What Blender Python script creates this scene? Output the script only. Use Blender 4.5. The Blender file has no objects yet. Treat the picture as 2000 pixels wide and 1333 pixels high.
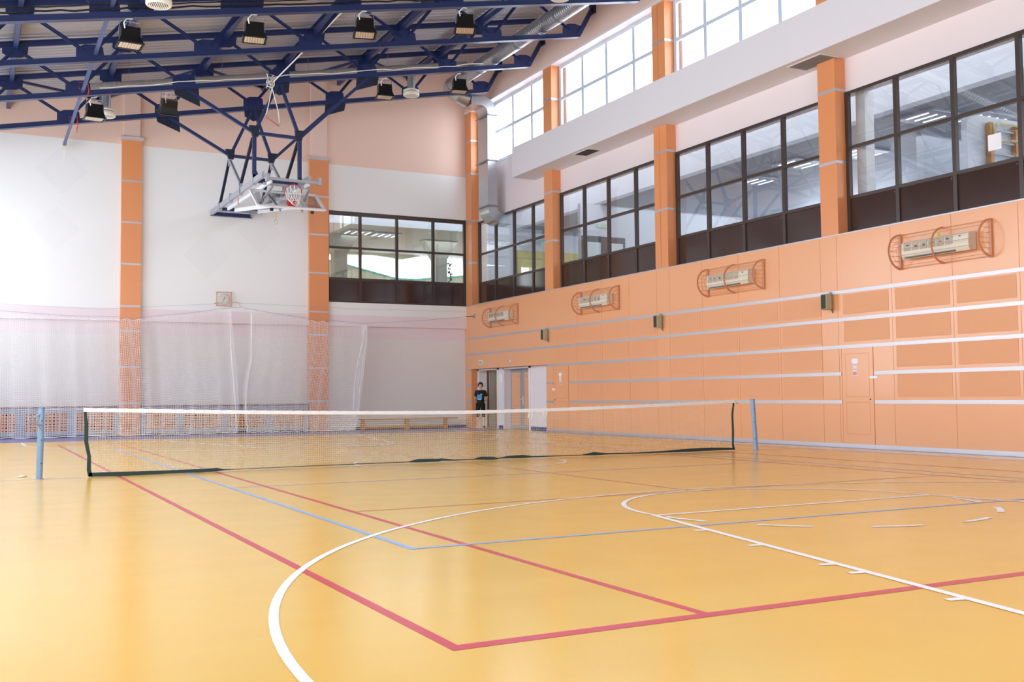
import bpy, bmesh, math, random
from mathutils import Vector, Matrix
random.seed(7)
C = bpy.context.scene.collection
PI = math.pi

# ------------------------------------------------------------------ camera
yaw, pitch, roll = 0.478721291, 0.0530925869, -0.00934583362
cp, sp, cy, sy = math.cos(pitch), math.sin(pitch), math.cos(yaw), math.sin(yaw)
fw = Vector((sy*cp, cy*cp, sp)); rt = Vector((cy, -sy, 0)); up = rt.cross(fw)
r2 = rt*math.cos(roll)+up*math.sin(roll); u2 = -rt*math.sin(roll)+up*math.cos(roll)
cam = bpy.data.objects.new('camera', bpy.data.cameras.new('camera')); C.objects.link(cam)
M = Matrix((r2, u2, -fw)).transposed().to_4x4(); M.translation = Vector((-7.36484522, -16.1234903, 1.10468991))
cam.matrix_world = M
cam.data.sensor_width = 36; cam.data.lens = 2031.01497*36/2000; cam.data.clip_end = 400
bpy.context.scene.camera = cam

# ------------------------------------------------------------------ sky, light, exposure
W = bpy.data.worlds.new('sky'); bpy.context.scene.world = W; W.use_nodes = True
bg = W.node_tree.nodes['Background']; bg.inputs[0].default_value = (0.88, 0.945, 1.06, 1); bg.inputs[1].default_value = 6.6
vs = bpy.context.scene.view_settings
vs.view_transform = 'Standard'; vs.look = 'None'; vs.gamma = 1; vs.use_curve_mapping = False; vs.exposure = 0.07
bpy.context.scene.cycles.max_bounces = 10
bpy.context.scene.cycles.diffuse_bounces = 6
bpy.context.scene.cycles.transparent_max_bounces = 24

def portal(name, loc, rot, sx, sz):
    l = bpy.data.lights.new(name, 'AREA'); l.shape = 'RECTANGLE'; l.size = sx; l.size_y = sz
    l.cycles.is_portal = True
    o = bpy.data.objects.new(name, l); o.location = loc; o.rotation_euler = rot; C.objects.link(o)
# portals sit in the window openings and only guide sampling of the sky
def strip(name, loc, rot, sx, sy, watts):
    l = bpy.data.lights.new(name, 'AREA'); l.shape = 'RECTANGLE'; l.size = sx; l.size_y = sy; l.energy = watts; l.color = (.96, .98, 1)
    o = bpy.data.objects.new(name, l); o.location = loc; o.rotation_euler = rot; C.objects.link(o)
# invented fill lights, added to brighten the gallery and foyer behind the glass
strip('gallery_strip_fill', (9.7, 0, 8.86), (0, -.35, 0), .4, 35, 480)
strip('gallery_room_fill', (13.5, 2, 7.2), (0, 0, 0), 5, 30, 420)
strip('foyer_strip_fill', (7, 18.9, 8.86), (.3, 0, 0), 8, .4, 130)
strip('foyer_room_fill', (9, 23, 7.3), (0, 0, 0), 8, 4, 260)
portal('clerestory_portal', (9.0, 0, 10.3), (0, PI/2, 0), 2.3, 36)
portal('side_window_portal', (-9.75, 2.5, 4.5), (0, -PI/2, 0), 6.8, 29.6)
portal('end_window_portal', (-3.6, -19.35, 5.8), (PI/2, 0, 0), 10.2, 5.4)

# ------------------------------------------------------------------ helpers
def lin(c):
    return tuple(((v/255)/12.92 if v/255 <= .04045 else ((v/255+.055)/1.055)**2.4) for v in c)+(1,)
def mat(name, rgb, rough=.5, metal=0, spec=.5, var=0, vscale=3, bump=0, bscale=60, emit=0, coat=0):
    m = bpy.data.materials.new(name); m.use_nodes = True; nt = m.node_tree
    b = nt.nodes['Principled BSDF']; c = lin(rgb)
    b.inputs['Base Color'].default_value = c; b.inputs['Roughness'].default_value = rough
    b.inputs['Metallic'].default_value = metal; b.inputs['Specular IOR Level'].default_value = spec
    if coat: b.inputs['Coat Weight'].default_value = coat; b.inputs['Coat Roughness'].default_value = .15
    if emit: b.inputs['Emission Color'].default_value = c; b.inputs['Emission Strength'].default_value = emit
    if var or bump:
        tc = nt.nodes.new('ShaderNodeTexCoord')
    if var:
        n = nt.nodes.new('ShaderNodeTexNoise'); n.inputs['Scale'].default_value = vscale; n.inputs['Detail'].default_value = 4
        nt.links.new(tc.outputs['Object'], n.inputs['Vector'])
        mx = nt.nodes.new('ShaderNodeMix'); mx.data_type = 'RGBA'
        mx.inputs[6].default_value = tuple(v*(1-var) for v in c[:3])+(1,); mx.inputs[7].default_value = tuple(min(1, v*(1+var)) for v in c[:3])+(1,)
        nt.links.new(n.outputs['Fac'], mx.inputs[0]); nt.links.new(mx.outputs[2], b.inputs['Base Color'])
    if bump:
        n2 = nt.nodes.new('ShaderNodeTexNoise'); n2.inputs['Scale'].default_value = bscale
        nt.links.new(tc.outputs['Object'], n2.inputs['Vector'])
        bp = nt.nodes.new('ShaderNodeBump'); bp.inputs['Strength'].default_value = bump; bp.inputs['Distance'].default_value = .01
        nt.links.new(n2.outputs['Fac'], bp.inputs['Height']); nt.links.new(bp.outputs['Normal'], b.inputs['Normal'])
    return m
def zones(m, axis, stops):
    """painted bands: stops = [(limit, rgb)...]; colour is the first whose coordinate < limit"""
    nt = m.node_tree; b = nt.nodes['Principled BSDF']
    tc = nt.nodes.new('ShaderNodeTexCoord'); sx = nt.nodes.new('ShaderNodeSeparateXYZ')
    nt.links.new(tc.outputs['Object'], sx.inputs[0]); prev = None
    for lim, rgb in stops:
        if prev is None:
            prev = nt.nodes.new('ShaderNodeRGB'); prev.outputs[0].default_value = lin(rgb); out = prev.outputs[0]; last = lim; continue
        g = nt.nodes.new('ShaderNodeMath'); g.operation = 'GREATER_THAN'; g.inputs[1].default_value = last
        nt.links.new(sx.outputs[axis], g.inputs[0])
        mx = nt.nodes.new('ShaderNodeMix'); mx.data_type = 'RGBA'; nt.links.new(g.outputs[0], mx.inputs[0])
        nt.links.new(out, mx.inputs[6]); mx.inputs[7].default_value = lin(rgb); out = mx.outputs[2]; last = lim
    nt.links.new(out, b.inputs['Base Color'])
def glassmat(name, tint, f0=.06, rough=0.0):
    m = bpy.data.materials.new(name); m.use_nodes = True; nt = m.node_tree; nt.nodes.clear()
    o = nt.nodes.new('ShaderNodeOutputMaterial'); t = nt.nodes.new('ShaderNodeBsdfTransparent'); g = nt.nodes.new('ShaderNodeBsdfGlossy')
    t.inputs[0].default_value = tuple(tint)+(1,); g.inputs['Roughness'].default_value = rough
    lw = nt.nodes.new('ShaderNodeLayerWeight'); lw.inputs[0].default_value = .5
    pw = nt.nodes.new('ShaderNodeMath'); pw.operation = 'POWER'; pw.inputs[1].default_value = 4.0
    nt.links.new(lw.outputs['Facing'], pw.inputs[0])
    ma = nt.nodes.new('ShaderNodeMath'); ma.operation = 'MULTIPLY_ADD'; ma.inputs[1].default_value = 1-f0*1.5; ma.inputs[2].default_value = f0*1.5
    nt.links.new(pw.outputs[0], ma.inputs[0])
    mx = nt.nodes.new('ShaderNodeMixShader'); nt.links.new(ma.outputs[0], mx.inputs[0]); nt.links.new(t.outputs[0], mx.inputs[1]); nt.links.new(g.outputs[0], mx.inputs[2])
    nt.links.new(mx.outputs[0], o.inputs[0]); return m

M_orange = mat('orange_laminate', (234, 168, 120), .28, var=.02, vscale=.6, coat=.4)
M_orange_col = mat('orange_column_panel', (226, 148, 96), .3, var=.02, vscale=.8)
M_perf = mat('perforated_orange_board', (229, 163, 118), .5, var=.03, vscale=40, bump=.3, bscale=90)
M_strip = mat('brushed_aluminium_strip', (200, 196, 200), .38, metal=.55)
M_white = mat('white_plaster', (234, 234, 234), .75, bump=.08, bscale=20)
M_pink = mat('pale_pink_plaster', (230, 218, 220), .7, bump=.05, bscale=20)
M_peach = mat('peach_plaster', (236, 206, 192), .75, var=.03, vscale=.7, bump=.1, bscale=12)
M_soffit = mat('soffit_plaster', (226, 222, 228), .7)
M_back = mat('back_wall_paint', (232, 224, 216), .7)
zones(M_back, 2, [(3.12, (232, 228, 224)), (3.93, (236, 220, 224)), (9.08, (238, 237, 236)), (99, (238, 206, 190))])
M_deck = mat('profiled_steel_deck', (186, 184, 190), .38, metal=.35, var=.05, vscale=1.2)
M_blue = mat('blue_steel_paint', (27, 43, 92), .42, coat=.2)
M_bluedk = mat('dark_blue_steel_paint', (20, 28, 52), .45)
M_brown = mat('dark_brown_frame', (66, 52, 46), .35)
M_brownp = mat('glossy_brown_panel', (64, 45, 40), .1, spec=.6)
M_alu = mat('aluminium_window_frame', (206, 216, 228), .45, metal=.1)
M_glass = glassmat('window_glass', (.93, .96, .95), .05)
M_glass2 = glassmat('gallery_glass', (.80, .84, .86), .10)
M_duct = mat('galvanised_duct', (190, 194, 200), .28, metal=.9, var=.06, vscale=5)
M_ductw = mat('insulated_duct_wrap', (176, 170, 166), .6)
M_whitepl = mat('white_plastic', (232, 226, 214), .4)
M_black = mat('black_enamel', (14, 14, 16), .3)
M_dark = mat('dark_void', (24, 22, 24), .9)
M_lens = mat('floodlight_lens', (206, 184, 160), .3)
M_steel = mat('bare_steel', (150, 154, 164), .4, metal=.7)
M_greym = mat('grey_painted_metal', (168, 170, 182), .4, metal=.2)
M_whitem = mat('white_painted_metal', (228, 230, 236), .4)
M_red = mat('red_enamel', (178, 30, 40), .4)
M_cord = mat('white_cord', (238, 236, 230), .8)
M_netc = mat('white_curtain_net', (244, 242, 242), .8)
M_netgreen = mat('dark_green_tape', (40, 62, 60), .8)
M_netstr = mat('pale_net_twine', (235, 218, 190), .8)
M_band = mat('white_canvas_band', (236, 236, 238), .8, var=.06, vscale=14)
M_post = mat('light_blue_post', (132, 164, 200), .35, metal=.25)
M_cage = mat('orange_cage_paint', (212, 146, 108), .4)
M_acwhite = mat('aged_ivory_plastic', (222, 214, 196), .45)
M_acgrille = mat('grey_ac_grille', (186, 176, 160), .6)
M_acdark = mat('broken_grille_gap', (84, 88, 104), .6)
M_wood = mat('varnished_bench_wood', (190, 134, 66), .35, var=.08, vscale=8)
M_covergrey = mat('radiator_frame_grey', (168, 170, 184), .5)
M_coverwood = mat('radiator_cover_wood', (222, 156, 112), .5)
M_redbrown = mat('reddish_ledge', (150, 88, 70), .5)
M_tile = mat('blue_tile_skirting', (46, 66, 128), .25)
M_concrete = mat('brick_pier', (206, 150, 126), .8)
M_brick = mat('brick_pier', (200, 130, 104), .85)
nt = M_brick.node_tree; bt = nt.nodes.new('ShaderNodeTexBrick'); tc = nt.nodes.new('ShaderNodeTexCoord'); mp = nt.nodes.new('ShaderNodeMapping')
mp.inputs['Rotation'].default_value = (PI/2, 0, 0); nt.links.new(tc.outputs['Object'], mp.inputs[0]); nt.links.new(mp.outputs[0], bt.inputs[0])
bt.inputs['Color1'].default_value = lin((240, 206, 194)); bt.inputs['Color2'].default_value = lin((234, 196, 184)); bt.inputs['Mortar'].default_value = lin((244, 234, 230)); bt.inputs['Scale'].default_value = 4
nt.links.new(bt.outputs[0], nt.nodes['Principled BSDF'].inputs['Base Color'])
M_l_red = mat('red_floor_paint', (206, 66, 86), .3, coat=.1)
M_l_blue = mat('pale_blue_floor_paint', (136, 182, 244), .3, coat=.1)
M_l_white = mat('white_floor_paint', (248, 248, 252), .3)
M_border = mat('violet_blue_border_paint', (112, 112, 162), .3)

# sports floor: sheet vinyl with faint stains, scuffs and seams
M_floor = mat('orange_sports_vinyl', (232, 186, 90), .2, spec=.8)
nt = M_floor.node_tree; b = nt.nodes['Principled BSDF']; tc = nt.nodes.new('ShaderNodeTexCoord')
n1 = nt.nodes.new('ShaderNodeTexNoise'); n1.inputs['Scale'].default_value = .5; n1.inputs['Detail'].default_value = 5
mp = nt.nodes.new('ShaderNodeMapping'); mp.inputs['Scale'].default_value = (.5, 2.5, 1); nt.links.new(tc.outputs['Object'], mp.inputs[0]); nt.links.new(mp.outputs[0], n1.inputs['Vector'])
mx = nt.nodes.new('ShaderNodeMix'); mx.data_type = 'RGBA'; mx.inputs[6].default_value = lin((228, 180, 84)); mx.inputs[7].default_value = lin((236, 192, 92))
nt.links.new(n1.outputs['Fac'], mx.inputs[0]); nt.links.new(mx.outputs[2], b.inputs['Base Color'])
n3 = nt.nodes.new('ShaderNodeTexNoise'); n3.inputs['Scale'].default_value = 2.2; nt.links.new(tc.outputs['Object'], n3.inputs['Vector'])
mr = nt.nodes.new('ShaderNodeMapRange'); mr.inputs['To Min'].default_value = .17; mr.inputs['To Max'].default_value = .25; nt.links.new(n3.outputs['Fac'], mr.inputs['Value']); nt.links.new(mr.outputs[0], b.inputs['Roughness'])
bp = nt.nodes.new('ShaderNodeBump'); bp.inputs['Strength'].default_value = .05; bp.inputs['Distance'].default_value = .004
n4 = nt.nodes.new('ShaderNodeTexNoise'); n4.inputs['Scale'].default_value = 6; nt.links.new(tc.outputs['Object'], n4.inputs['Vector'])
nt.links.new(n4.outputs['Fac'], bp.inputs['Height']); nt.links.new(bp.outputs['Normal'], b.inputs['Normal'])

def V(*a): return Vector(a)
class MB:
    def __init__(s): s.v = []; s.f = []; s.sm = []
    def add(s, vs_, fs, smooth=False):
        n = len(s.v); s.v += [Vector(a) for a in vs_]; s.f += [tuple(i+n for i in f) for f in fs]; s.sm += [smooth]*len(fs); return s
    def box(s, x0, x1, y0, y1, z0, z1):
        v = [(x, y, z) for z in (z0, z1) for y in (y0, y1) for x in (x0, x1)]
        return s.add(v, [(0, 2, 3, 1), (4, 5, 7, 6), (0, 1, 5, 4), (1, 3, 7, 5), (3, 2, 6, 7), (2, 0, 4, 6)])
    def bar(s, p, q, w, h, upv=(0, 0, 1)):
        p, q = Vector(p), Vector(q); d = (q-p).normalized(); u = Vector(upv)
        if abs(d.dot(u)) > .98: u = Vector((0, 1, 0))
        a = d.cross(u).normalized()*(w/2); c = a.cross(d).normalized()*(h/2)
        v = [p-a-c, p+a-c, p+a+c, p-a+c, q-a-c, q+a-c, q+a+c, q-a+c]
        return s.add(v, [(0, 1, 2, 3), (7, 6, 5, 4), (0, 4, 5, 1), (1, 5, 6, 2), (2, 6, 7, 3), (3, 7, 4, 0)])
    def tube(s, pts, r, n=8, closed=False, caps=True):
        pts = [Vector(p) for p in pts]; N = len(pts); rr = r if isinstance(r, (list, tuple)) else [r]*N
        ref = None; rings = []
        for i, p in enumerate(pts):
            if closed: t = (pts[(i+1) % N]-pts[i-1]).normalized()
            else: t = (pts[min(i+1, N-1)]-pts[max(i-1, 0)]).normalized()
            if ref is None:
                ref = Vector((0, 0, 1)) if abs(t.z) < .9 else Vector((0, 1, 0))
            a = (ref-t*ref.dot(t)).normalized(); ref = a; bb = t.cross(a)
            rings.append([p+(a*math.cos(k*2*PI/n)+bb*math.sin(k*2*PI/n))*rr[i] for k in range(n)])
        v = [q for R in rings for q in R]; f = []
        for i in range(N if closed else N-1):
            j = (i+1) % N
            for k in range(n): f.append((i*n+k, i*n+(k+1) % n, j*n+(k+1) % n, j*n+k))
        s.add(v, f, n > 4)
        if caps and not closed:
            s.add(rings[0], [tuple(range(n))[::-1]]); s.add(rings[-1], [tuple(range(n))])
        return s
    def lathe(s, c, prof, n=24, axis='z'):
        c = Vector(c); v = []; f = []
        for (r, h) in prof:
            for k in range(n):
                a = 2*PI*k/n; q = (r*math.cos(a), r*math.sin(a), h)
                v.append(c+(Vector(q) if axis == 'z' else Vector((q[2], q[0], q[1])) if axis == 'x' else Vector((q[0], q[2], q[1]))))
        for i in range(len(prof)-1):
            for k in range(n): f.append((i*n+k, i*n+(k+1) % n, (i+1)*n+(k+1) % n, (i+1)*n+k))
        return s.add(v, f, True)
    def prism(s, poly, d):
        """poly: list of 3-D points in a plane, d: extrusion vector"""
        n = len(poly); p = [Vector(a) for a in poly]; d = Vector(d)
        f = [tuple(range(n))[::-1], tuple(range(n, 2*n))]+[(i, (i+1) % n, n+(i+1) % n, n+i) for i in range(n)]
        return s.add(p+[a+d for a in p], f)
    def build(s, name, m, parent=None, bevel=0, **props):
        me = bpy.data.meshes.new(name); off = Vector((0, 0, 0)); r = parent
        while r is not None: off += r.location; r = r.parent
        me.from_pydata([a-off for a in s.v], [], s.f); me.materials.append(m)
        me.polygons.foreach_set('use_smooth', s.sm); me.update()
        bm = bmesh.new(); bm.from_mesh(me); bmesh.ops.recalc_face_normals(bm, faces=bm.faces); bm.to_mesh(me); bm.free()
        o = bpy.data.objects.new(name, me); C.objects.link(o)
        if parent is not None: o.parent = parent
        if bevel:
            bv = o.modifiers.new('bevel', 'BEVEL'); bv.width = bevel; bv.segments = 2; bv.limit_method = 'ANGLE'
        for k, v_ in props.items(): o[k] = v_
        return o
def wallgrid(mb, axis, pos, thick, a0, a1, z0, z1, holes):
    """solid wall slab normal to axis at pos..pos+thick with rectangular holes (a0,a1,z0,z1)"""
    A = sorted({a0, a1, *[h[0] for h in holes], *[h[1] for h in holes]}); Zs = sorted({z0, z1, *[h[2] for h in holes], *[h[3] for h in holes]})
    A = [a for a in A if a0 <= a <= a1]; Zs = [z for z in Zs if z0 <= z <= z1]
    p0, p1 = min(pos, pos+thick), max(pos, pos+thick)
    for i in range(len(A)-1):
        run = None
        for j in range(len(Zs)-1):
            ca, cz = (A[i]+A[i+1])/2, (Zs[j]+Zs[j+1])/2
            solid = not any(h[0] < ca < h[1] and h[2] < cz < h[3] for h in holes)
            if solid and run is None: run = Zs[j]
            if run is not None and (not solid or j == len(Zs)-2):
                e = Zs[j+1] if solid else Zs[j]
                if axis == 'x': mb.box(p0, p1, A[i], A[i+1], run, e)
                else: mb.box(A[i], A[i+1], p0, p1, run, e)
                run = None
    return mb
def empty(name, loc, label=None, cat=None, group=None, kind=None):
    o = bpy.data.objects.new(name, None); C.objects.link(o); o.location = loc; o.empty_display_size = .2
    if label: o['label'] = label
    if cat: o['category'] = cat
    if group: o['group'] = group
    if kind: o['kind'] = kind
    return o
def tag(o, label, cat, group=None):
    o['label'] = label; o['category'] = cat
    if group: o['group'] = group
    return o
def S(o, label=None, cat=None):
    o['kind'] = 'structure'
    if label: o['label'] = label
    if cat: o['category'] = cat
    return o
def copy_tree(o, parent=None):
    c = o.copy(); C.objects.link(c); c.parent = parent
    for ch in list(o.children): copy_tree(ch, c)
    return c

XW = 8.45; XG = 8.75; YB = 17.9; XL = -9.5; YF = -19.0
zdeck = lambda x: 11.47+.2*x
zbot = lambda x: 9.865+.197*x
ztop = lambda x: 11.25+.2*x

# ------------------------------------------------------------------ FLOOR
floor = S(MB().box(XL-.3, 16, YF-.3, 30, -.3, 0).build('floor', M_floor), 'glossy orange yellow sports floor with painted court lines', 'floor')
def quadline(mb, p, q, w, z=.001):
    p = Vector(p+(0,)); q = Vector(q+(0,)); d = (q-p).normalized(); a = Vector((-d.y, d.x, 0))*w/2; t = Vector((0, 0, z))
    mb.add([p-a+t, q-a+t, q+a+t, p+a+t], [(0, 1, 2, 3)]); return mb
def arcline(mb, c, r, a0, a1, w, z=.001, n=96):
    v = []; f = []
    for i in range(n+1):
        a = a0+(a1-a0)*i/n
        for rr in (r-w/2, r+w/2): v.append((c[0]+rr*math.cos(a), c[1]+rr*math.sin(a), z))
    for i in range(n): f.append((2*i, 2*i+1, 2*i+3, 2*i+2))
    return mb.add(v, f)
t = MB(); z = .0012
for sx in (-1, 1):
    quadline(t, (sx*5.46, -11.91), (sx*5.46, 11.91), .06, z); quadline(t, (sx*4.07, -11.86), (sx*4.07, 11.86), .055, z)
for sy_ in (-1, 1):
    quadline(t, (-5.49, sy_*11.885), (5.49, sy_*11.885), .085, z+.0002); quadline(t, (-4.07, sy_*6.4), (4.07, sy_*6.4), .03, z+.0002)
quadline(t, (0, -6.4), (0, 6.4), .025, z+.0004)
t.build('tennis_line', M_l_red, floor, label='red tennis court lines')
t = MB(); z = .002
for sx in (-1, 1): quadline(t, (sx*4.5, -9.03), (sx*4.5, 9.03), .05, z)
for y in (-9, 9): quadline(t, (-4.5, y), (4.5, y), .05, z+.0002)
for y in (-3, 3): quadline(t, (-4.5, y), (4.5, y), .03, z+.0002)
t.build('volleyball_line', M_l_blue, floor, label='pale blue volleyball court lines')
t = MB(); z = .0028
quadline(t, (-7.5, 0), (7.5, 0), .04, z); arcline(t, (0, 0), 1.78, 0, 2*PI, .045, z+.0002)
for sx in (-1, 1): quadline(t, (sx*7.5, -14), (sx*7.5, 14), .05, z+.0002)
for s_ in (-1, 1):
    quadline(t, (-7.5, s_*14), (7.5, s_*14), .05, z)
    cyy = s_*12.42
    arcline(t, (0, cyy), 6.2, (0 if s_ < 0 else PI), (PI if s_ < 0 else 2*PI), .05, z)
    for sx in (-1, 1): quadline(t, (sx*6.2, cyy), (sx*6.2, s_*14), .05, z+.0002)
    yf = s_*8.2
    quadline(t, (-1.8, yf), (1.8, yf), .06, z); 
    arcline(t, (0, yf), 1.78, (0 if s_ < 0 else PI), (PI if s_ < 0 else 2*PI), .05, z+.0002)
    for sx in (-1, 1):
        quadline(t, (sx*1.8, yf), (sx*2.98, s_*14), .062, z+.0002)
        for d in (9.27, 10.15, 11.05, 11.37, 12.24):
            xx = 1.8+(d-8.2)*1.18/5.8; quadline(t, (sx*xx, s_*d), (sx*(xx+.13), s_*(d-.02)), .06, z+.0004)
    for k in range(6):
        a0 = PI+(.08+k)*PI/6.0+.04; a1 = a0+.26
        if s_ > 0: a0, a1 = -a0, -a1
        arcline(t, (0, yf), 1.78, a0, a1, .062, z+.0004, 12)
t.build('basketball_line', M_l_white, floor, label='white basketball court lines')
t = MB(); t.add([(XL, 14.25, .0006), (XW, 14.25, .0006), (XW, 18.05, .0006), (XL, 18.05, .0006)], [(0, 1, 2, 3)])
t.add([(XL, YF, .0006), (XL+.9, YF, .0006), (XL+.9, 14.25, .0006), (XL, 14.25, .0006)], [(0, 1, 2, 3)])
t.build('floor_border', M_border, floor, label='violet blue painted border strip')
t = MB(); t.add([(8.22, YF, .0012), (XW, YF, .0012), (XW, 12.07, .0012), (8.22, 12.07, .0012)], [(0, 1, 2, 3)])
t.build('floor_border', M_border, floor, label='violet blue painted strip along the orange wall')

# ------------------------------------------------------------------ CEILING DECK
t = MB(); pitch_ = .25; ys = []; y = YF-.2
prof = []
while y < 18.3:
    prof += [(y, 0), (y+.10, 0), (y+.125, .05), (y+.225, .05)]; y += pitch_
x0, x1 = XL-.3, 9.4
v = []
for (yy, dz) in prof: v += [(x0, yy, zdeck(x0)+dz), (x1, yy, zdeck(x1)+dz)]
f = [(2*i, 2*i+1, 2*i+3, 2*i+2) for i in range(len(prof)-1)]
t.add(v, f)
ya, yb = prof[0][0], prof[-1][0]
t.add([(x0, ya, zdeck(x0)+.12), (x1, ya, zdeck(x1)+.12), (x1, yb, zdeck(x1)+.12), (x0, yb, zdeck(x0)+.12), (x0, ya, zdeck(x0)+.4), (x1, ya, zdeck(x1)+.4), (x1, yb, zdeck(x1)+.4), (x0, yb, zdeck(x0)+.4)],
      [(0, 1, 2, 3), (4, 5, 6, 7), (0, 1, 5, 4), (1, 2, 6, 5), (2, 3, 7, 6), (3, 0, 4, 7)])
S(t.build('ceiling', M_deck), 'ribbed steel roof deck sloping up to the right', 'ceiling')

# ------------------------------------------------------------------ BACK WALL
t = MB()
wallgrid(t, 'y', YB, .35, XL, XW+.9, 3.55, 13.3, [(3.27, 8.5, 4.36, 7.5)])
t.box(XL, XW+.3, 18.04, 18.25, 0, 3.55)
wb = S(t.build('wall_back', M_back), 'tall back wall, white below and peach above, with a pink band', 'wall')
t = MB()
for (cx, cz, r) in ((-5.05, 8.1, .75), (-5.2, 6.3, .7), (-.75, 5.7, .75), (.95, 6.6, .75), (-6.4, 5.1, .7)):
    t.add([(cx-r, YB-.003, cz), (cx, YB-.003, cz-r), (cx+r, YB-.003, cz), (cx, YB-.003, cz+r)], [(0, 1, 2, 3)])
t.build('painted_diamond', mat('off_white_paint_patch', (235, 234, 234), .7), wb, label='faint grey diamond patches')
t = MB(); t.box(4.2, 8.45, 18.0, 18.04, 0, .1); t.box(-2.7, 2.6, 18.0, 18.04, 0, .1)
S(t.build('baseboard_back', M_tile))

def pillar(name, x0, x1, y0, y1, z0, z1, bands, label, side, groove=None, double=None, mname=M_orange_col):
    r = empty(name, ((x0+x1)/2, (y0+y1)/2, z0), label, 'pillar', kind='structure')
    t = MB()
    if double:
        t.box(x0, x1, y0, double-.008, z0, z1); t.box(x0, x1, double+.008, y1, z0, z1); t.box(x0+.02, x1, double-.01, double+.01, z0, z1)
    else: t.box(x0, x1, y0, y1, z0, z1)
    t.build('shaft', mname, r)
    for bz in bands:
        b_ = MB(); e = .006
        b_.box(x0-e, x1+.0, y0-e, y1+e, bz-.028, bz+.028)
        b_.build('metal_band', M_strip, r)
    return r
zb = [1.0, 2.11, 3.22, 4.0, 5.31, 6.61, 7.91]
p1 = pillar('pillar', -3.36, -2.76, YB-.14, 18.1, 0, 9.2, zb, 'orange pillar on the back wall behind the left end of the tennis net, left of the clock', 'y')
p2 = pillar('pillar', 2.60, 3.27, YB-.14, 18.1, 0, 9.15, zb, 'orange pillar on the back wall directly left of the brown framed window', 'y')
for (a, b_, pz, pr) in ((-3.40, -2.72, 9.2, p1), (2.56, 3.31, 9.15, p2)):
    MB().box(a, b_, YB-.18, YB, pz, pz+.1).build('cap', mat('grey_pillar_cap', (196, 190, 190), .6), pr)
    MB().box(a+.1, b_-.1, YB-.12, YB, pz+.1, zdeck(a)-.05).build('upper_shaft', M_peach, pr, label='peach plaster upper shaft')

# ------------------------------------------------------------------ RIGHT WALL
wr = empty('wall_right', (XW, 0, 0), 'long orange panelled side wall with silver horizontal strips', 'wall', kind='structure')
t = MB()
wallgrid(t, 'x', XW, .25, YF, 18.04, 0, 4.36, [(12.05, 17.52, 0, 2.09)])
t.build('orange_cladding', M_orange, wr)
t = MB(); t.box(XG, XG+.35, YF, 18.04, 7.38, 9.23)                                # spandrel wall between gallery windows and clerestory
t.build('pink_spandrel_wall', M_pink, wr, label='pale pink wall between the two rows of windows')
t = MB(); t.box(XW, XG+.35, YF, 18.04, 11.42, 13.35)
t.build('upper_plaster_wall', M_peach, wr, label='peach wall above the top windows')
t = MB(); t.box(XW-.03, XG+.3, YF, 18.04, 11.38, 11.45); t.build('window_lintel', M_pink, wr)
t = MB(); t.box(XW-.012, XG+.3, YF, 18.04, 4.36, 4.385); t.build('sill_strip', M_strip, wr, label='thin silver strip along the top of the orange cladding')
# perforated boards between the strips, with margins
COLS = [(10.21, 11.48), (8.85, 10.10), (7.45, 8.75), (6.16, 7.38), (4.27, 5.55), (2.91, 4.19), (1.52, 2.84), (.20, 1.45),
        (-1.62, -.37), (-3.05, -1.72), (-4.42, -3.14), (-5.75, -4.50)]
ROWS = [(2.71, 3.12), (2.15, 2.57), (1.60, 2.01), (1.02, 1.46)]
for ri, (z0, z1) in enumerate(ROWS):
    for ci, (y0, y1) in enumerate(COLS):
        if ri >= 2 and ci in (0, 8): continue
        MB().box(XW-.004, XW+.01, y0+.03, y1-.03, z0, z1).build('acoustic_panel', M_perf, wr)
t = MB()
for yy in (10.15, 8.8, 7.41, 6.13, 5.57, 4.23, 2.87, 1.48, .22, -.25, -1.67, -3.09, -4.46, -5.8, -7.2, -8.6):
    t.box(XW-.0015, XW+.01, yy-.004, yy+.004, .1, 4.35)
t.build('panel_seam', mat('panel_seam', (196, 122, 74), .6), wr)
DOORS = [(-1.15, -.33), (10.70, 11.58)]
n = 0
for zc in (3.18, 2.61, 2.05, 1.50, .925):
    segs = [(YF, 17.95)]
    if zc < 2: segs = [(YF, -1.18), (-.31, 10.66), (11.62, 12.05), (17.52, 17.95)]
    if 1.9 < zc < 2.1: segs = [(YF, 12.05), (17.52, 17.95)]
    for a, b_ in segs:
        n += 1
        S(MB().box(XW-.012, XW+.01, a, b_, zc-.035, zc+.035).build('trim_%d' % n, M_strip))
S(MB().box(XW-.025, XW+.01, YF, 12.05, 0, .08).build('baseboard_right', M_strip), 'silver baseboard strip along the orange wall', 'baseboard')
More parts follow.
